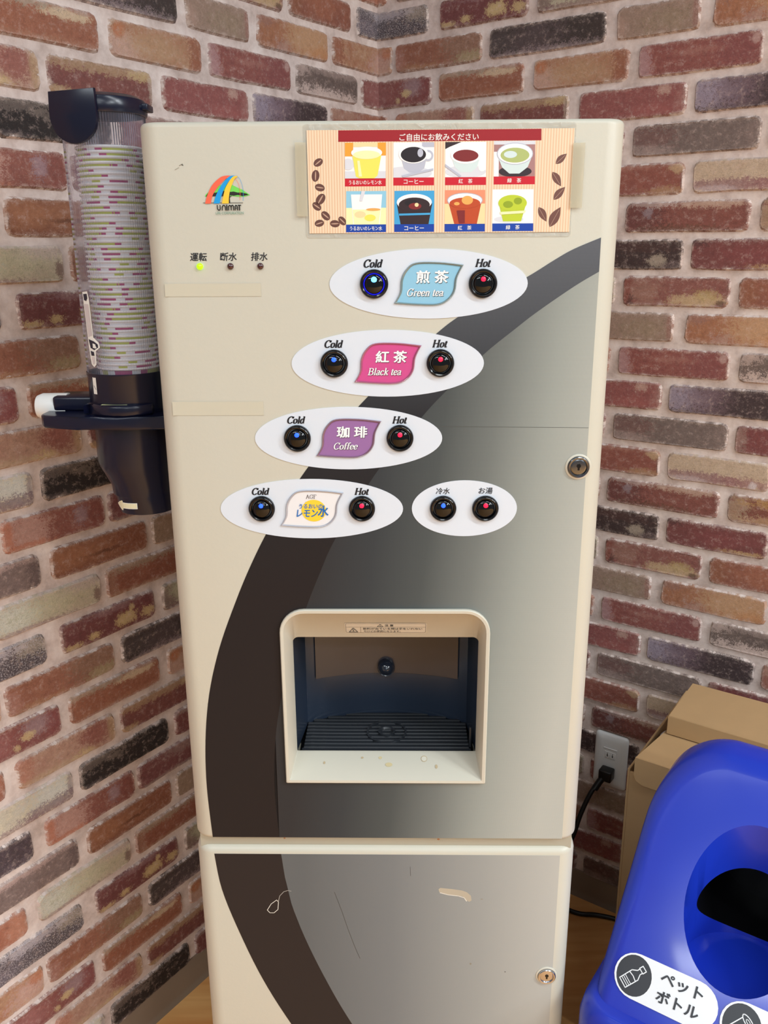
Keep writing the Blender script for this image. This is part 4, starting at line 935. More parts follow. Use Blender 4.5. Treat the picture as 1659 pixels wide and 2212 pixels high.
def photo(x0, y0, x1, y1, kind):
    f = Flat(-.00115); c = cols
    def q(u, v): return P(x0 + (x1 - x0) * u, y0 + (y1 - y0) * v)
    def R(u0, v0, u1, v1, m): f.poly([q(u0, v0), q(u1, v0), q(u1, v1), q(u0, v1)], m)
    def E(u, v, ru, rv, m, a0=0, a1=360):
        pts = []
        n = 26
        for i in range(n + (0 if a1 - a0 >= 360 else 1)):
            a = math.radians(a0 + (a1 - a0) * i / n); pts.append(q(min(1, max(0, u + ru * math.cos(a))), min(1, max(0, v + rv * math.sin(a)))))
        f.poly(pts, m)
    def T(pts, m): f.poly([q(a, b) for a, b in pts], m)
    if kind == 'lemon_hot':
        R(0, 0, 1, 1, c['white']); R(0, 0, .2, .38, c['orange']); R(.2, 0, .8, .12, c['cream']); R(.8, 0, 1, .36, c['orange']); R(0, .8, 1, 1, c['lgrey']); E(.08, .6, .14, .16, c['lgrey'])
        T([(.17, .28), (.27, .95), (.36, 1), (.72, 1), (.80, .92), (.90, .28)], c['lemon']); E(.53, .28, .38, .17, c['white']); E(.53, .34, .33, .12, c['lemon2']); T([(.3, .5), (.34, .95), (.42, .95), (.36, .5)], c['lemon2'])
    elif kind == 'coffee_hot':
        R(0, 0, 1, 1, c['white']); R(.7, .0, 1, .14, c['shade']); E(.35, .88, .6, .2, c['lgrey']); T([(.16, .3), (.26, .74), (.4, .86), (.62, .86), (.76, .74), (.84, .3)], c['shade']); E(.85, .38, .13, .16, c['shade']); E(.85, .38, .08, .1, c['white'])
        E(.49, .33, .36, .27, c['white']); E(.49, .35, .31, .22, c['coffee']); E(.66, .3, .07, .12, c['shade']); T([(.2, .94), (.98, .74), (.98, .8), (.24, 1)], c['shade'])
    elif kind == 'tea_hot':
        R(0, 0, 1, 1, c['white']); T([(0, 0), (.4, 0), (.1, .14), (0, .2)], c['dbrown']); E(.5, .84, .5, .18, c['lgrey']); T([(.14, .36), (.24, .72), (.38, .86), (.64, .86), (.78, .72), (.86, .36)], c['mint']); E(.9, .72, .09, .12, c['white']); E(.5, .37, .37, .25, c['white']); E(.5, .39, .31, .17, c['tea'])
        T([(0, .62), (.4, .96), (.36, 1), (0, .7)], c['shade'])
    elif kind == 'green_hot':
        R(0, 0, 1, 1, c['pinkb']); R(0, 0, 1, .1, c['lgrey']); R(0, .3, .12, 1, c['white']); E(.52, .86, .4, .16, c['saucer']); T([(.08, .4), (.2, .74), (.38, .92), (.62, .92), (.82, .74), (.94, .4)], c['mint']); E(.51, .36, .44, .31, c['shade']); E(.51, .36, .42, .29, c['white']); E(.51, .40, .35, .21, c['green']); E(.4, .38, .16, .1, c['mint'])
    elif kind == 'lemon_ice':
        R(0, 0, 1, .5, c['sky2']); R(0, .5, 1, 1, c['lemon2']); T([(.12, .1), (.18, 1), (.84, 1), (.9, .1)], c['white']); T([(.16, .55), (.2, 1), (.82, 1), (.86, .55)], c['lemon2']); E(.35, .7, .14, .1, c['cream']); E(.6, .8, .14, .1, c['lemon']); E(.68, .55, .18, .04, c['amber2']); T([(.38, 0), (.34, .3), (.40, .3), (.48, 0)], c['lgrey'])
    elif kind == 'coffee_ice':
        R(0, 0, 1, 1, c['sky']); T([(.06, .38), (.16, 1), (.86, 1), (.95, .38)], c['dbrown']); E(.5, .34, .44, .25, c['white']); E(.5, .42, .39, .22, c['dbrown']); E(.42, .36, .16, .1, c['coffee']); E(.52, .46, .16, .1, c['tea']); E(.56, .42, .05, .06, c['cream']); T([(.12, .68), (.9, .66), (.9, .72), (.12, .74)], c['sky'])
    elif kind == 'tea_ice':
        R(0, 0, 1, .4, c['peach']); R(0, .4, 1, 1, c['cream']); T([(.08, .3), (.24, 1), (.8, 1), (.92, .3)], c['amber']); E(.5, .3, .44, .22, c['shade']); E(.5, .3, .42, .2, c['white']); E(.5, .38, .38, .16, c['amber']); E(.56, .30, .14, .13, c['amber2']); E(.3, .4, .07, .05, c['amber2']); T([(.3, .6), (.36, .98), (.5, .98), (.5, .6)], c['tea'])
    else:
        R(0, 0, 1, 1, c['white']); E(.4, .88, .36, .1, c['lgrey']); T([(.14, .34), (.26, .94), (.7, .94), (.84, .34)], c['green2']); E(.49, .34, .36, .22, c['white']); E(.49, .4, .35, .24, c['green2']); E(.62, .34, .1, .1, c['dgreen']); E(.38, .44, .12, .1, c['dgreen']); T([(.18, .66), (.82, .62), (.78, .7), (.2, .74)], c['lemon2'])
    f.build('drink_photo', menu, 'printed drink photo')
kinds = [(306, 139, 521, 325, 'lemon_hot', 'うるおいのレモン水'), (561, 139, 775, 322, 'coffee_hot', 'コーヒー'), (833, 139, 1048, 322, 'tea_hot', '紅　茶'), (1088, 136, 1304, 320, 'green_hot', '緑　茶'),
         (313, 392, 524, 571, 'lemon_ice', 'うるおいのレモン水'), (567, 392, 777, 571, 'coffee_ice', 'コーヒー'), (832, 390, 1044, 571, 'tea_ice', '紅　茶'), (1083, 388, 1298, 570, 'green_ice', '緑　茶')]
for k, (x0, y0, x1, y1, kd, cap) in enumerate(kinds):
    photo(x0, y0, x1, y1, kd)
    f = Flat(-.00115); top = k < 4
    f.poly(Pr(x0, y1, x1, y1 + 42), red_c if top else blu_c)
    c0 = P((x0 + x1) / 2, y1 + 21)
    f.text(cap, c0[0], c0[1], .0040, paperw, width={'う': .0305, 'コ': .0185, '紅': .0130, '緑': .0130}[cap[0]], bold=.012)
    f.build('caption_bar', menu)
bean = pm('bean', 104, 66, 56); beanl = pm('bean_slit', 196, 160, 138)
for bx, by, ang, w_ in ((165, 240, 30, 27), (151, 310, 80, 30), (174, 372, -15, 27), (178, 434, 50, 32), (158, 472, -40, 27), (205, 523, -45, 28), (172, 563, 10, 26), (254, 566, -5, 27), (293, 551, -50, 26)):
    f = Flat(-.00115); c0 = P(bx, by); a = math.radians(ang); r_ = w_ * .172 / 1000
    f.ell(c0[0], c0[1], r_, r_ * .7, bean, rot=a, n=20); f.ell(c0[0], c0[1], r_ * .8, r_ * .12, beanl, rot=a + .12, n=12)
    f.build('coffee_bean', menu)
leafb = pm('leaf_brown', 116, 76, 66)
for lx_, ly_, ang, w_ in ((1441, 230, 42, 38), (1418, 336, -55, 44), (1433, 411, 48, 44), (1346, 523, -58, 44), (1412, 537, 62, 58)):
    f = Flat(-.00115); c0 = P(lx_, ly_); a = math.radians(ang); r_ = w_ * .172 / 1000; pts = []
    for k in range(17):
        s_ = k / 16; pts.append((-r_ + 2 * r_ * s_, r_ * .48 * math.sin(PI * s_ ** .85)))
    for k in range(1, 16):
        s_ = 1 - k / 16; pts.append((-r_ + 2 * r_ * s_, -r_ * .42 * math.sin(PI * s_ ** .85)))
    f.poly([(c0[0] + x * math.cos(a) - z * math.sin(a), c0[1] + x * math.sin(a) + z * math.cos(a)) for x, z in pts], leafb)
    f.line([(c0[0] - r_ * .9 * math.cos(a), c0[1] - r_ * .9 * math.sin(a)), (c0[0] + r_ * .7 * math.cos(a), c0[1] + r_ * .7 * math.sin(a))], .0003, beanl)
    f.build('printed_leaf', menu)
slab('laminate', [(x - MX, z - MZ) for x, z in rrect(X(-70.5), Z(7.5), X(178.5), Z(107), .003, 4)], -.00058, -.00035, film, menu, label='glossy clear laminate')
for x0, x1, z0, z1 in ((-78.5, -68.5, 27, 91), (176, 187, 33, 89)):
    slab('tape_strip', [(x - MX, z - MZ) for x, z in [(X(x0), Z(z0)), (X(x1), Z(z0)), (X(x1), Z(z1)), (X(x0), Z(z1))]], -.0032, -.0030, mat('clear_tape', (214, 206, 180), .2), menu)
_m['clear_tape'].node_tree.nodes['Principled BSDF'].inputs['Alpha'].default_value = .45

# ------------------------------------------------------------------ cup dispenser hung on the machine's left side
CX, CY, RT = -.2825, .093, .0410
cd = empty('cup_dispenser'); cd.matrix_world = MM @ Matrix.Translation((CX, CY, Z(-288)))
tag(cd, 'clear ribbed tube cup dispenser with navy lid and base on left side of machine', 'cup dispenser')
DZ = Z(-288)
def D(mm): return Z(mm) - DZ
def tube_mat():
    m = bpy.data.materials.new('smoky_clear_tube'); m.use_nodes = True; nt = m.node_tree; N = nt.nodes; L = nt.links
    for n in list(N): N.remove(n)
    out = N.new('ShaderNodeOutputMaterial'); tr = N.new('ShaderNodeBsdfTransparent'); tr.inputs[0].default_value = (.97, .97, .985, 1)
    gl = N.new('ShaderNodeBsdfGlossy'); gl.inputs['Roughness'].default_value = .08; gl.inputs[0].default_value = (.95, .95, 1, 1)
    df = N.new('ShaderNodeBsdfDiffuse'); df.inputs[0].default_value = C(196, 192, 212)
    fr_ = N.new('ShaderNodeFresnel'); fr_.inputs[0].default_value = 1.45
    lw = N.new('ShaderNodeLayerWeight'); lw.inputs[0].default_value = .25
    m0 = N.new('ShaderNodeMixShader'); mr = N.new('ShaderNodeMapRange'); L.new(lw.outputs['Facing'], mr.inputs[0]); mr.inputs[1].default_value = .22; mr.inputs[2].default_value = .60; mr.inputs[3].default_value = .11; mr.inputs[4].default_value = .88
    L.new(mr.outputs[0], m0.inputs[0]); L.new(tr.outputs[0], m0.inputs[1]); L.new(df.outputs[0], m0.inputs[2])
    m1 = N.new('ShaderNodeMixShader'); L.new(fr_.outputs[0], m1.inputs[0]); L.new(m0.outputs[0], m1.inputs[1]); L.new(gl.outputs[0], m1.inputs[2]); L.new(m1.outputs[0], out.inputs[0])
    return m
NR = 200
def ridge(z):
    return [((RT + (.00042 if i % 2 else -.00042)) * math.cos(2 * PI * i / NR), (RT + (.00042 if i % 2 else -.00042)) * math.sin(2 * PI * i / NR), z) for i in range(NR)]
loft('tube', [ridge(D(-130)), ridge(D(129))], tube_mat(), cd, cap=(False, False), label='clear ribbed plastic tube', smooth=25)
lathe('lid', [(.0408, D(127)), (.0432, D(127)), (.0440, D(130)), (.0440, D(138)), (.0425, D(141)), (.036, D(144.5)), (.02, D(147)), (1e-5, D(147.5))], navy, cd, 64, smooth=35)
box('lid_tab', .040, .0485, -.010, .012, D(131), D(137.5), navy, cd, bev=.0012)
# half-round flap at the front left of the lid
def flapo():
    pts = [(-.0245, .0360), (.0245, .0375), (.0250, .018)]
    for k in range(0, 17):
        a = -PI * k / 16; pts.append((.0250 * math.cos(a), .012 + .0235 * math.sin(a)))
    pts.append((-.0250, .018)); return pts
fp = slab('lid_flap', flapo(), -.0020, .0020, navy, cd, bev=.0008, seg=2)
fp.location = (-.0155, -.0415, D(108.5)); fp.rotation_euler = (0, 0, math.radians(-12))
box('hinge_block', -.034, .0, -.040, -.030, D(129), D(145), navy, cd, bev=.002).rotation_euler = (0, 0, math.radians(0))
lathe('collar', [(.0400, D(-128.5)), (.0424, D(-128.5)), (.0424, D(-131)), (.0416, D(-133)), (.0416, D(-180))], navy, cd, 64)
# arm with white end, raised block
def bev_poly(name, pts, z0, z1, m, bev, label=None):
    bm = bmesh.new(); a = [bm.verts.new((x, y, z1)) for x, y in pts]; b = [bm.verts.new((x, y, z0)) for x, y in pts]; n = len(pts)
    f1 = bm.faces.new(a); f2 = bm.faces.new(list(reversed(b)))
    for i in range(n): bm.faces.new((a[i], b[i], b[(i + 1) % n], a[(i + 1) % n]))
    bmesh.ops.bevel(bm, geom=list(set(f1.edges[:] + f2.edges[:])), offset=bev, segments=3, affect='EDGES', profile=.5)
    return bmobj(name, bm, m, cd, label, 35)
arm = [(-.090, -.026), (-.084, -.036), (-.070, -.041), (-.045, -.043), (-.030, -.0475), (.0, -.0495), (.022, -.0475), (.036, -.043), (.056, -.043), (.056, .036), (-.04, .040), (-.080, .030), (-.090, .015)]
bev_poly('arm_plate', arm, D(-186.5), D(-172.5), navy, .0028)
blk_ = [(-.040, -.034)] + [(.0005 + .040 * math.cos(a), -.012 + .036 * math.sin(a)) for a in [math.radians(q) for q in (205, 220, 235, 250, 265, 280, 295, 310, 325)]] + [(.034, -.02), (.030, .0), (-.036, .0)]
bev_poly('raised_block', blk_, D(-173), D(-160.5), navy, .003)
f = Flat(0.0); f.rect(-.018, -.0035, .010, .0025, mat('yellow_green_label', (222, 226, 170), .5))
f.build('block_label', cd, 'pale yellow-green label', warp=lambda co: Vector((co.x, -.0405 - co.z * 1.0, D(-160.2))))
box('arm_housing', -.083, -.030, -.010, .030, D(-173), D(-156.5), navy, cd, bev=.0035)
lathe('plunger', [(.0012, -.1065), (.008, -.1062), (.0125, -.1045), (.0148, -.0985), (.0150, -.080), (.0150, -.070)], white, cd, 32, c=(.006, D(-170)), axis='X', label='rounded white plunger end', cap=(True, True))
# lower chute
rings = []
for z, c0, r in ((-186, .0, .0400), (-228, .0, .0400), (-236, .001, .0385), (-243, .003, .0365), (-256, .006, .0335), (-266, .0065, .0330), (-267, .008, .0325), (-286.5, .0105, .0310)):
    rings.append([(c0 + r * math.cos(2 * PI * i / 48), r * math.sin(2 * PI * i / 48), D(z)) for i in range(48)])
loft('chute', rings, navy, cd, cap=(False, False), smooth=35)
box('mount_bracket', .030, .0572, .016, .040, D(-150), D(-120), navy, cd, bev=.002)
box('mount_bracket', .030, .0572, .016, .040, D(60), D(85), navy, cd, bev=.002)
# arrow sticker, wrapped on the chute
def wrap(r, c0=0.0, off=.0006):
    def w(co):
        x = max(-r * .995, min(r * .995, co.x - c0)); return Vector((co.x, -math.sqrt(r * r - x * x) - off + co.y, co.z))
    return w
t = Flat(0.0); aw = mat('arrow_border', (246, 246, 240), .5); ay = mat('arrow_cream', (238, 232, 196), .5)
def arrow(k, ox=0):
    x0, x1, zc = -.0185 - k, .0075 + k, D(-276.2)
    return [(x0, zc - .0003), (-.0120 , zc + .0052 + k), (-.0105, zc + .0050 + k), (-.0098, zc + .0026 + k), (x1, zc + .0034 + k), (x1, zc - .0022 - k), (-.0098, zc - .0030 - k), (-.0105, zc - .0056 - k), (-.0122, zc - .0052 - k)]
t.poly(arrow(.0006), aw); t.poly(arrow(0), ay)
t.build('arrow_sticker', cd, 'cream arrow sticker pointing left', warp=wrap(.0322, .0094), slices=True)
# narrow picture sticker and small label on the left edge of the tube
def wrapang(r, a0):
    def w(co):
        a = a0 + co.x / r; return Vector((r * math.cos(a), r * math.sin(a) , co.z)) * 1.0 + Vector((0, 0, 0))
    return w
t = Flat(0.0); sg = mat('sticker_grey', (214, 206, 206), .5); sd = mat('sticker_dark', (40, 40, 56), .5)
def stk_poly(pts, m): t.poly([(x, D(z)) for x, z in pts], m)
stk_poly([(-.005, -44), (.004, -43), (.0055, -50), (.006, -70), (.0065, -90), (.013, -95), (.014, -100), (.008, -104), (.007, -118), (.003, -121), (-.001, -118), (-.003, -100), (-.004, -70)], aw)
stk_poly([(-.0035, -46), (.003, -45.5), (.0035, -50), (.001, -53), (-.003, -52)], sd)
stk_poly([(-.0032, -56), (.0042, -56), (.0052, -88), (-.0022, -90)], sg)
stk_poly([(-.0018, -92), (.007, -94), (.0118, -97), (.0118, -100), (.006, -103), (.0005, -101)], sd)
stk_poly([(.0045, -96), (.0085, -97), (.0085, -100), (.0045, -101)], aw)
stk_poly([(.0, -104), (.0052, -105), (.0055, -109), (.0008, -109)], sd)
stk_poly([(.0008, -110.5), (.0055, -110), (.0052, -117), (.0022, -118.5)], sg)
def wl_(co):
    a = math.radians(232) + co.x / (RT + .0008); rr = RT + .0009 - co.y; return Vector((rr * math.cos(a), rr * math.sin(a), co.z))
t.build('picture_sticker', cd, 'narrow white outlined picture sticker', warp=wl_)
t = Flat(0.0); t.rect(-.0025, D(-150), .0035, D(-131.5), aw); t.line([(-.001, D(-141)), (.0022, D(-145))], .0006, sd)
t.build('small_label', cd, warp=wl_)

# paper cups stacked in the tube
def cup_mat():
    m = bpy.data.materials.new('printed_paper_cup'); m.use_nodes = True; nt = m.node_tree; N = nt.nodes; L = nt.links
    b = N['Principled BSDF']; b.inputs['Roughness'].default_value = .5
    tc = N.new('ShaderNodeTexCoord'); s = N.new('ShaderNodeSeparateXYZ'); L.new(tc.outputs['Object'], s.inputs[0])
    def mth(op, a, c=None, d=None):
        n = N.new('ShaderNodeMath'); n.operation = op
        for q, v in enumerate((a, c, d)):
            if v is None: continue
            if isinstance(v, (int, float)): n.inputs[q].default_value = v
            else: L.new(v, n.inputs[q])
        return n.outputs[0]
    ang = mth('ARCTAN2', s.outputs[1], s.outputs[0])
    cell = mth('FLOOR', mth('MULTIPLY', ang, 3.4))
    wn = N.new('ShaderNodeTexWhiteNoise'); wn.noise_dimensions = '1D'; L.new(cell, wn.inputs['W'])
    cell2 = mth('FLOOR', mth('MULTIPLY', ang, 2.9)); wn2 = N.new('ShaderNodeTexWhiteNoise'); wn2.noise_dimensions = '1D'; L.new(mth('ADD', cell2, 33.0), wn2.inputs['W'])
    is_m = mth('GREATER_THAN', wn2.outputs['Value'], .40); on = mth('GREATER_THAN', wn.outputs['Value'], .46)
    mx = N.new('ShaderNodeMix'); mx.data_type = 'RGBA'; L.new(is_m, mx.inputs[0]); mx.inputs[6].default_value = C(198, 208, 72); mx.inputs[7].default_value = C(190, 52, 122)
    zlow = mth('LESS_THAN', s.outputs[2], -.0017); zz = mth('GREATER_THAN', s.outputs[2], -.0660)
    k = mth('MULTIPLY', on, mth('MULTIPLY', zlow, zz))
    m2 = N.new('ShaderNodeMix'); m2.data_type = 'RGBA'; L.new(k, m2.inputs[0]); m2.inputs[6].default_value = C(250, 250, 252); L.new(mx.outputs[2], m2.inputs[7])
    L.new(m2.outputs[2], b.inputs['Base Color'])
    return m
cupm = cup_mat()
NC, PITCHC = 45, .00499
prof = [(.0225, -.070), (.0314, -.0030), (.0318, -.0013), (.0332, -.0014), (.0341, -.0004), (.0337, .0008), (.0325, .0012), (.0316, .0005), (.0308, -.003), (.0222, -.068), (1e-5, -.068)]
rings = [[(r * math.cos(2 * PI * i / 40), r * math.sin(2 * PI * i / 40), z) for i in range(40)] for r, z in prof]
cup0 = loft('paper_cup', rings, cupm, None, cap=(True, False), smooth=50)
rnd = random.Random(5); CUPC = Vector((-.2785, .0905, 0))
cups = []
for k in range(NC):
    o = cup0 if k == 0 else cup0.copy()
    if k: COL.objects.link(o)
    o.matrix_world = MM @ Matrix.Translation((CUPC.x, CUPC.y, Z(-123.5) + k * PITCHC)) @ Matrix.Rotation(rnd.uniform(0, 2 * PI), 4, 'Z')
    tag(o, 'white paper cup with magenta and lime print nested in the clear tube stack', 'paper cup', 'paper cups nested in the clear tube')
    if k == NC - 1: tag(o, 'topmost white paper cup of the stack in the clear tube'); 
    if k == 0: tag(o, 'lowest white paper cup in the clear tube, its rim at the navy collar')
    if k in (0, NC - 1) and 'group' in o.keys(): del o['group']

# ------------------------------------------------------------------ wall outlet, cords
def uwz(u, w, z): return MR @ Vector((u, -w, z))
out = empty('wall_outlet'); out.matrix_world = MR @ Matrix.Translation((.5325, 0, .336))
tag(out, 'white double wall outlet plate with a black plug in its lower socket', 'outlet')
opl = mat('outlet_white', (226, 226, 226), .35); dk = mat('slot_dark', (30, 30, 30), .5)
bm = bmesh.new()
ro = rrect(-.0325, -.0570, .0325, .0570, .007, 5); rs = []
for k, (ins, y) in enumerate(((0, -.0022), (.0, -.0045), (.0012, -.0068), (.0045, -.0088), (.012, -.0104))):
    sx_, sz_ = (.0325 - ins) / .0325, (.0570 - ins) / .0570
    rs.append([bm.verts.new((x * sx_, y, z * sz_)) for x, z in ro])
for a, b in zip(rs, rs[1:]):
    for i in range(len(ro)): bm.faces.new((a[i], a[(i + 1) % len(ro)], b[(i + 1) % len(ro)], b[i]))
bm.faces.new(rs[-1]); bmobj('plate', bm, opl, out, smooth=40)
box('name_tab', -.013, .013, -.0114, -.0100, .0270, .0290, mat('tab_white', (244, 244, 244), .3), out, bev=.0003)
for zc in (.014, -.020):
    s0 = box('socket', -.0105, .0105, -.0110, -.0100, zc - .0075, zc + .0075, opl, out, bev=.0004)
    for xx in (-.005, .005):
        box('slot', xx - .0008, xx + .0008, -.0113, -.0108, zc - .0035, zc + .0045, dk, s0)
        lathe('slot_ring', [(.0042, -.0110), (.0042, -.0115), (.0036, -.0115), (.0036, -.0110)], opl, s0, 20, c=(xx, zc - .001), axis='Y')
cord_m = mat('black_cord', (14, 14, 15), .4)
pc = empty('power_cord'); pc.matrix_world = Matrix.Translation(uwz(.528, .02, .312)); MP = Matrix.Translation(-uwz(.528, .02, .312))
tag(pc, 'black power cord plugged into the white outlet, drooping behind the machine', 'power cord')
pg = box('plug', -.0125, .0125, -.034, -.0118, -.0115, .0115, cord_m, pc, bev=.003, label='black angled plug')
pg.matrix_world = MR @ Matrix.Translation((.5325, 0, .316))
pg.matrix_parent_inverse = Matrix.Identity(4); pg.matrix_local = pc.matrix_world.inverted() @ MR @ Matrix.Translation((.5325, 0, .316))
def wpts(L_): return [tuple(MP @ uwz(*p)) for p in L_]
tube('strain_relief', wpts([(.529, .026, .312), (.523, .034, .300), (.518, .042, .288)]), .0065, cord_m, pc, sub=3)
tube('cable', wpts([(.524, .032, .303), (.513, .048, .280), (.503, .066, .240), (.497, .082, .200), (.486, .10, .165), (.46, .10, .12), (.40, .07, .05), (.36, .05, .006)]), .0046, cord_m, pc)
fc = tube('floor_cable', [tuple(uwz(*p)) for p in [(.30, .05, .0045), (.42, .055, .0045), (.50, .058, .0045), (.54, .040, .0045), (.58, .028, .0045), (.63, .024, .0045), (.655, .024, .0045)]], .0045, cord_m)
tag(fc, 'black cable lying on the wood floor between machine and blue bin', 'cable')

# ------------------------------------------------------------------ open carton with two cardboard lids
def card_mat(name, rgb):
    m = mat(name, rgb, .75, noise=.05, nscale=30, bump=.08, bscale=160); return m
kraft = card_mat('kraft_card', (180, 146, 104)); kraft_in = card_mat('kraft_inner', (150, 118, 82))
ct = empty('cardboard_carton'); ct.matrix_world = MR @ Matrix.Translation((.660, -.012, 0))
tag(ct, 'open brown cardboard carton with two lids standing against the right wall behind the blue bin', 'carton')
W_, Dp, H_, T_ = .40, .288, .529, .0035
box('side_panel', 0, T_, -Dp, 0, 0, H_, kraft, ct, bev=.0006, seg=1)
box('side_panel', W_ - T_, W_, -Dp, 0, 0, H_, kraft, ct, bev=.0006, seg=1)
box('front_panel', T_, W_ - T_, -Dp, -Dp + T_, 0, H_ - .004, kraft, ct, bev=.0006, seg=1)
box('back_panel', T_, W_ - T_, -T_, 0, 0, H_, kraft, ct, bev=.0006, seg=1)
box('bottom_panel', T_, W_ - T_, -Dp + T_, -T_, 0, T_, kraft_in, ct)
def lid(label, u0, u1, w0, w1, ztop, lip, rl, back_lip, zb=0.0):
    """folded lid: top sheet between w0 (back) and w1 (front) with a rounded front lip"""
    Lu = u1 - u0; Dd = w1 - w0; h = lip; tk = .003; n = 5; top = []
    for k in range(n + 1):
        s_ = k / n; top.append((.0005 + s_ * Dd, h - .0005 + zb * s_, .012 * s_ if back_lip == 0 else 0.0))
    bm = bmesh.new()
    V = [[bm.verts.new((ins, y, z)), bm.verts.new((Lu, y, z)), bm.verts.new((Lu, y, z - tk)), bm.verts.new((ins, y, z - tk))] for y, z, ins in top]
    for a, b in zip(V, V[1:]):
        for i in range(4): bm.faces.new((a[i], a[(i + 1) % 4], b[(i + 1) % 4], b[i]))
    bm.faces.new(V[0]); bm.faces.new(list(reversed(V[-1])))
    e = bmobj('lid', bm, kraft, ct, label, smooth=35)
    e.location = (u0 - .660, .012 - w1, ztop - lip)
    slab('front_lip', rrect(0, 0, Lu, h, .0005, 2, rb=rl), 0, tk, kraft, e, smooth=35)
    if back_lip: box('back_lip', 0, Lu, Dd - tk, Dd, h + zb - back_lip, h + zb - .003, kraft, e)
    return e
lid('lower front lid with rounded lip', .672, 1.055, .198, .3075, .556, .043, .014, 0, -.004)
lid('higher back lid', .688, 1.055, .085, .212, .584, .030, .001, .04, .0)
# white round container peeping out of the carton
wc = lathe('round_container', [(.03, 0), (.034, .1), (.036, .103), (.036, .109), (.033, .1115), (1e-5, .1115)], mat('tub_white', (226, 228, 232), .4), None, 36, cap=(True, False))
wc.matrix_world = MR @ Matrix.Translation((.702, -.165, .412))
tag(wc, 'white round container just visible inside the open carton between the two lids', 'container')
pk = box('packing_box', 0, .32, -.22, 0, 0, .40, kraft_in, None, bev=.002); pk.matrix_world = MR @ Matrix.Translation((.672, -.045, .0120))
tag(pk, 'plain brown inner box inside the carton beneath the white container', 'box')

# ------------------------------------------------------------------ blue recycling bin
UB, W0, W1 = .8795, .345, .625          # centre u, back w, front w of the lid foot
bin_ = empty('recycling_bin'); bin_.matrix_world = MR @ Matrix.Translation((UB, -.48, 0))
tag(bin_, 'blue plastic recycling bin with arched lid, round hole and white pictogram stickers', 'recycling bin')
bblue = mat('bin_blue', (28, 56, 186), .26, noise=.05, nscale=14, coat=.25)
bbody = mat('bin_body', (214, 214, 216), .5, noise=.05)
HB = .1425
TF = math.tan(math.radians(48))
WFc, ZFc = .589, .450                   # a point of the sloped face
def arch(h0, ext=0.0, n=40):
    """arch outline in (a, z): straight sides, rounded shoulders"""
    top, r = .657 + ext, .085
    pts = [(-HB - ext, h0)]
    for k in range(4): pts.append((-HB - ext, h0 + (top - r - h0) * (k + 1) / 5))
    for k in range(n // 2 + 1):
        a = math.radians(180 - 90 * k / (n // 2)); pts.append((-HB - ext + r + ext * .0 + (r) * math.cos(a), top - r + r * math.sin(a)))
    right = [(-x, z) for x, z in reversed(pts)]
    return pts + right
# closed loft: arch extruded from back to front, each outline point stops at the sloped face
bm = bmesh.new()
oa = arch(.402)
# gently crown the top
oa = [(x, z + (.010 * (1 - (x / HB) ** 2) if z > .56 else 0)) for x, z in oa]
back = [bm.verts.new((x, .48 - W0, z)) for x, z in oa]
front = [bm.verts.new((x, .48 - (WFc - (z - ZFc) / TF), z)) for x, z in oa]
n = len(oa)
bm.faces.new(back); bm.faces.new(list(reversed(front)))
for i in range(n): bm.faces.new((back[i], front[i], front[(i + 1) % n], back[(i + 1) % n]))
bmesh.ops.recalc_face_normals(bm, faces=bm.faces[:])
bm.edges.ensure_lookup_table()
edg = [e for e in bm.edges if len(e.link_faces) == 2 and e.calc_face_angle(0) > math.radians(35)]
bmesh.ops.bevel(bm, geom=edg, offset=.024, segments=7, affect='EDGES', profile=.5, clamp_overlap=True)
lidm = bmobj('lid', bm, bblue, bin_, smooth=50)
# recess: tilted cylinder cut, then the throw-in hole
bpy.context.view_layer.update()
def cyl_cut(c, r, axis, length, n=64, r2=None, flat=1.0):
    ax = Vector(axis).normalized(); s = ax.cross(Vector((0, 0, 1)));
    if s.length < .01: s = Vector((1, 0, 0))
    s.normalize(); q = s.cross(ax); bm = bmesh.new(); c = Vector(c); r2 = r if r2 is None else r2
    R1 = [bm.verts.new(c + (s * math.cos(2 * PI * i / n) + q * math.sin(2 * PI * i / n) * flat) * r) for i in range(n)]
    R2 = [bm.verts.new(c + ax * length + (s * math.cos(2 * PI * i / n) + q * math.sin(2 * PI * i / n) * flat) * r2) for i in range(n)]
    for i in range(n): bm.faces.new((R1[i], R1[(i + 1) % n], R2[(i + 1) % n], R2[i]))
    bm.faces.new(R1); bm.faces.new(list(reversed(R2))); bmesh.ops.recalc_face_normals(bm, faces=bm.faces[:])
    me = bpy.data.meshes.new('cut'); bm.to_mesh(me); bm.free(); o = bpy.data.objects.new('cut', me); COL.objects.link(o)
    o.matrix_world = bin_.matrix_world.copy(); return o
def bl(u, w, z): return (u - UB, .48 - w, z)
fc_ = Vector(bl(.8795, .5085, .538))                     # centre of the recess on the face
axr = Vector((0, -.50, .86))                              # recess axis pointing out of the lid
pc0 = Vector(bl(.8795, .506, .437))
boolean(lidm, cyl_cut(pc0, .0655, (0, -.06, 1), .22, r2=.072))
inside_m = mat('bin_inside_black', (7, 7, 9), .35)
if not lidm.data.materials: lidm.data.materials.append(bblue)
hcut = cyl_cut(Vector(bl(.8795, .515, .4955)), .0615, (0, 1, .0), .150, flat=.81)
hcut.data.materials.append(inside_m)
md = lidm.modifiers.new('b', 'BOOLEAN'); md.operation = 'DIFFERENCE'; md.object = hcut; md.solver = 'EXACT'; md.material_mode = 'TRANSFER'
bpy.context.view_layer.update()
me = evaluated(lidm); lidm.modifiers.clear(); lidm.data = me; bpy.data.objects.remove(hcut)
for p in lidm.data.polygons: p.use_smooth = True
lidm.data.set_sharp_from_angle(angle=math.radians(35))
if not lidm.data.materials: lidm.data.materials.append(bblue)
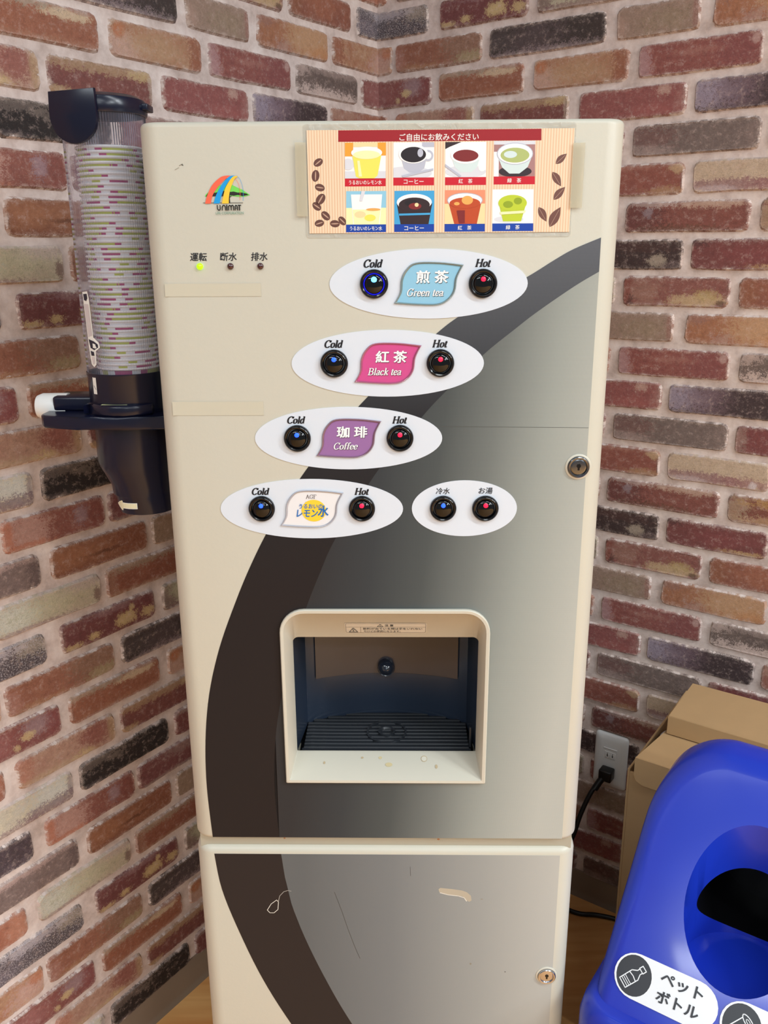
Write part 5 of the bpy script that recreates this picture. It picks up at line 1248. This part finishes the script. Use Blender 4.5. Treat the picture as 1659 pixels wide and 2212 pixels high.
# dark inside seen through the hole
# flange and body
def rr3(hx, y0, y1, r, z, n=6):
    return [(x, y, z) for x, y in rrect(-hx, y0, hx, y1, r, n)]
yf, yb_ = .48 - .640, .48 - .338
loft('rim_flange', [rr3(HB - .004, yf + .01, yb_ - .004, .03, .418), rr3(HB + .002, yf + .006, yb_, .035, .416), rr3(HB + .010, yf, yb_ + .005, .04, .408), rr3(HB + .0135, yf - .004, yb_ + .008, .042, .392), rr3(HB + .0135, yf - .005, yb_ + .008, .042, .362), rr3(HB + .008, yf, yb_ + .004, .04, .358)], bblue, bin_, smooth=50)
loft('bin_body', [rr3(HB - .02, yf + .03, yb_ - .01, .03, 0), rr3(HB + .004, yf + .006, yb_ + .002, .035, .36)], bblue, bin_, smooth=40)
rgs = []
rnd = random.Random(2)
for z, g in ((.356, .0035), (.33, .008), (.30, .011), (.26, .008), (.235, .011)):
    base_ = rr3(HB + .004 + g * .6, yf + .002 - g * .6, yb_ + .002 + g * .3, .035, z, 10)
    rgs.append([(x * (1 + rnd.uniform(-.008, .01)), y * (1 + rnd.uniform(-.008, .01)), z + rnd.uniform(-.003, .003)) for x, y, z in base_])
loft('bin_liner', rgs, mat('liner_white', (226, 224, 226), .4, noise=.05, bump=.4, bscale=60), bin_, cap=(False, False), smooth=60, label='white plastic liner folded over the rim')
# stickers on the sloped face: face coordinates (a across, t up the slope)
C48, S48 = math.cos(math.radians(48)), math.sin(math.radians(48))
def onface(co):
    a, t_ = co.x, co.z; off = .0011 - co.y
    w = WFc - t_ * C48 + off * S48; z = ZFc + t_ * S48 + off * C48
    return Vector((a, .48 - w, z))
stw = mat('sticker_white', (240, 242, 244), .3); stb = mat('sticker_charcoal', (42, 44, 50), .35)
def pill(a0, a1, hgt, zc, lean):
    r = hgt / 2; pts = []
    for k in range(13): an = math.radians(90 + 180 * k / 12); pts.append((a0 + r + r * math.cos(an), zc + r * math.sin(an)))
    for k in range(13): an = math.radians(-90 + 180 * k / 12); pts.append((a1 - r + r * math.cos(an), zc + r * math.sin(an)))
    return pts
A0 = .757 - UB
t = Flat(0.0)
t.poly(pill(A0, .8765 - UB, .050, -.001, 0), stw); t.ell(.780 - UB, -.001, .0205, .0225, stb)
w_ = .0011
bx, bz = .780 - UB, -.001
def rot(pts, a, cx, cz, s=1.0):
    return [(cx + s * (x * math.cos(a) - z * math.sin(a)), cz + s * (x * math.sin(a) + z * math.cos(a))) for x, z in pts]
bot = [(-.0165, -.006), (-.0165, .006), (-.002, .0062), (.0015, .0062), (.007, .0026), (.0105, .0026), (.0105, -.0026), (.007, -.0026), (.0015, -.0062), (-.002, -.0062)]
ra = math.radians(50)
t.line(rot(bot, ra, bx, bz, .98), w_, stw, closed=True)
t.line(rot([(.0105, .0034), (.0155, .0034), (.0155, -.0034), (.0105, -.0034)], ra, bx, bz, .98), w_, stw, closed=True)
for xx in (-.0135, -.0110, -.0085): t.line(rot([(xx, -.006), (xx, .006)], ra, bx, bz, .98), .0008, stw)
t.line(rot([(-.002, -.006), (-.001, .0), (-.002, .006)], ra, bx, bz, .98), w_, stw)
t.text('ペット', .8335 - UB, .0105, .0135, stb, width=.0480, bold=.045)
t.text('ボトル', .8335 - UB, -.0095, .0135, stb, width=.0480, bold=.045)
t.build('bottle_sticker', bin_, 'white pill sticker with a bottle pictogram', warp=onface)
t = Flat(0.0)
t.poly(pill(.8795 - UB, .992 - UB, .050, -.001, 0), stw); t.ell(.9025 - UB, -.001, .0205, .0225, stb)
bx = .9025 - UB
t.line(rot([(-.014, .0065), (.006, .0065)], ra, bx, bz), w_, stw); t.line(rot([(-.014, -.0065), (.006, -.0065)], ra, bx, bz), w_, stw)
t.line(rot([(.0085 + .0035 * math.cos(k * PI / 8), .0085 * math.sin(k * PI / 8)) for k in range(16)], ra, bx, bz), w_, stw, closed=True)
t.line(rot([(.0085 + .0014 * math.cos(k * PI / 6), .0030 * math.sin(k * PI / 6)) for k in range(12)], ra, bx, bz), .0008, stw, closed=True)
t.line(rot([(-.014 - .003 * math.sin(k * PI / 6), .0065 * math.cos(k * PI / 6)) for k in range(7)], ra, bx, bz), w_, stw)
t.text('カン', .957 - UB, .0, .0160, stb, width=.0380, bold=.045)
t.build('can_sticker', bin_, 'white pill sticker with a can pictogram', warp=onface)
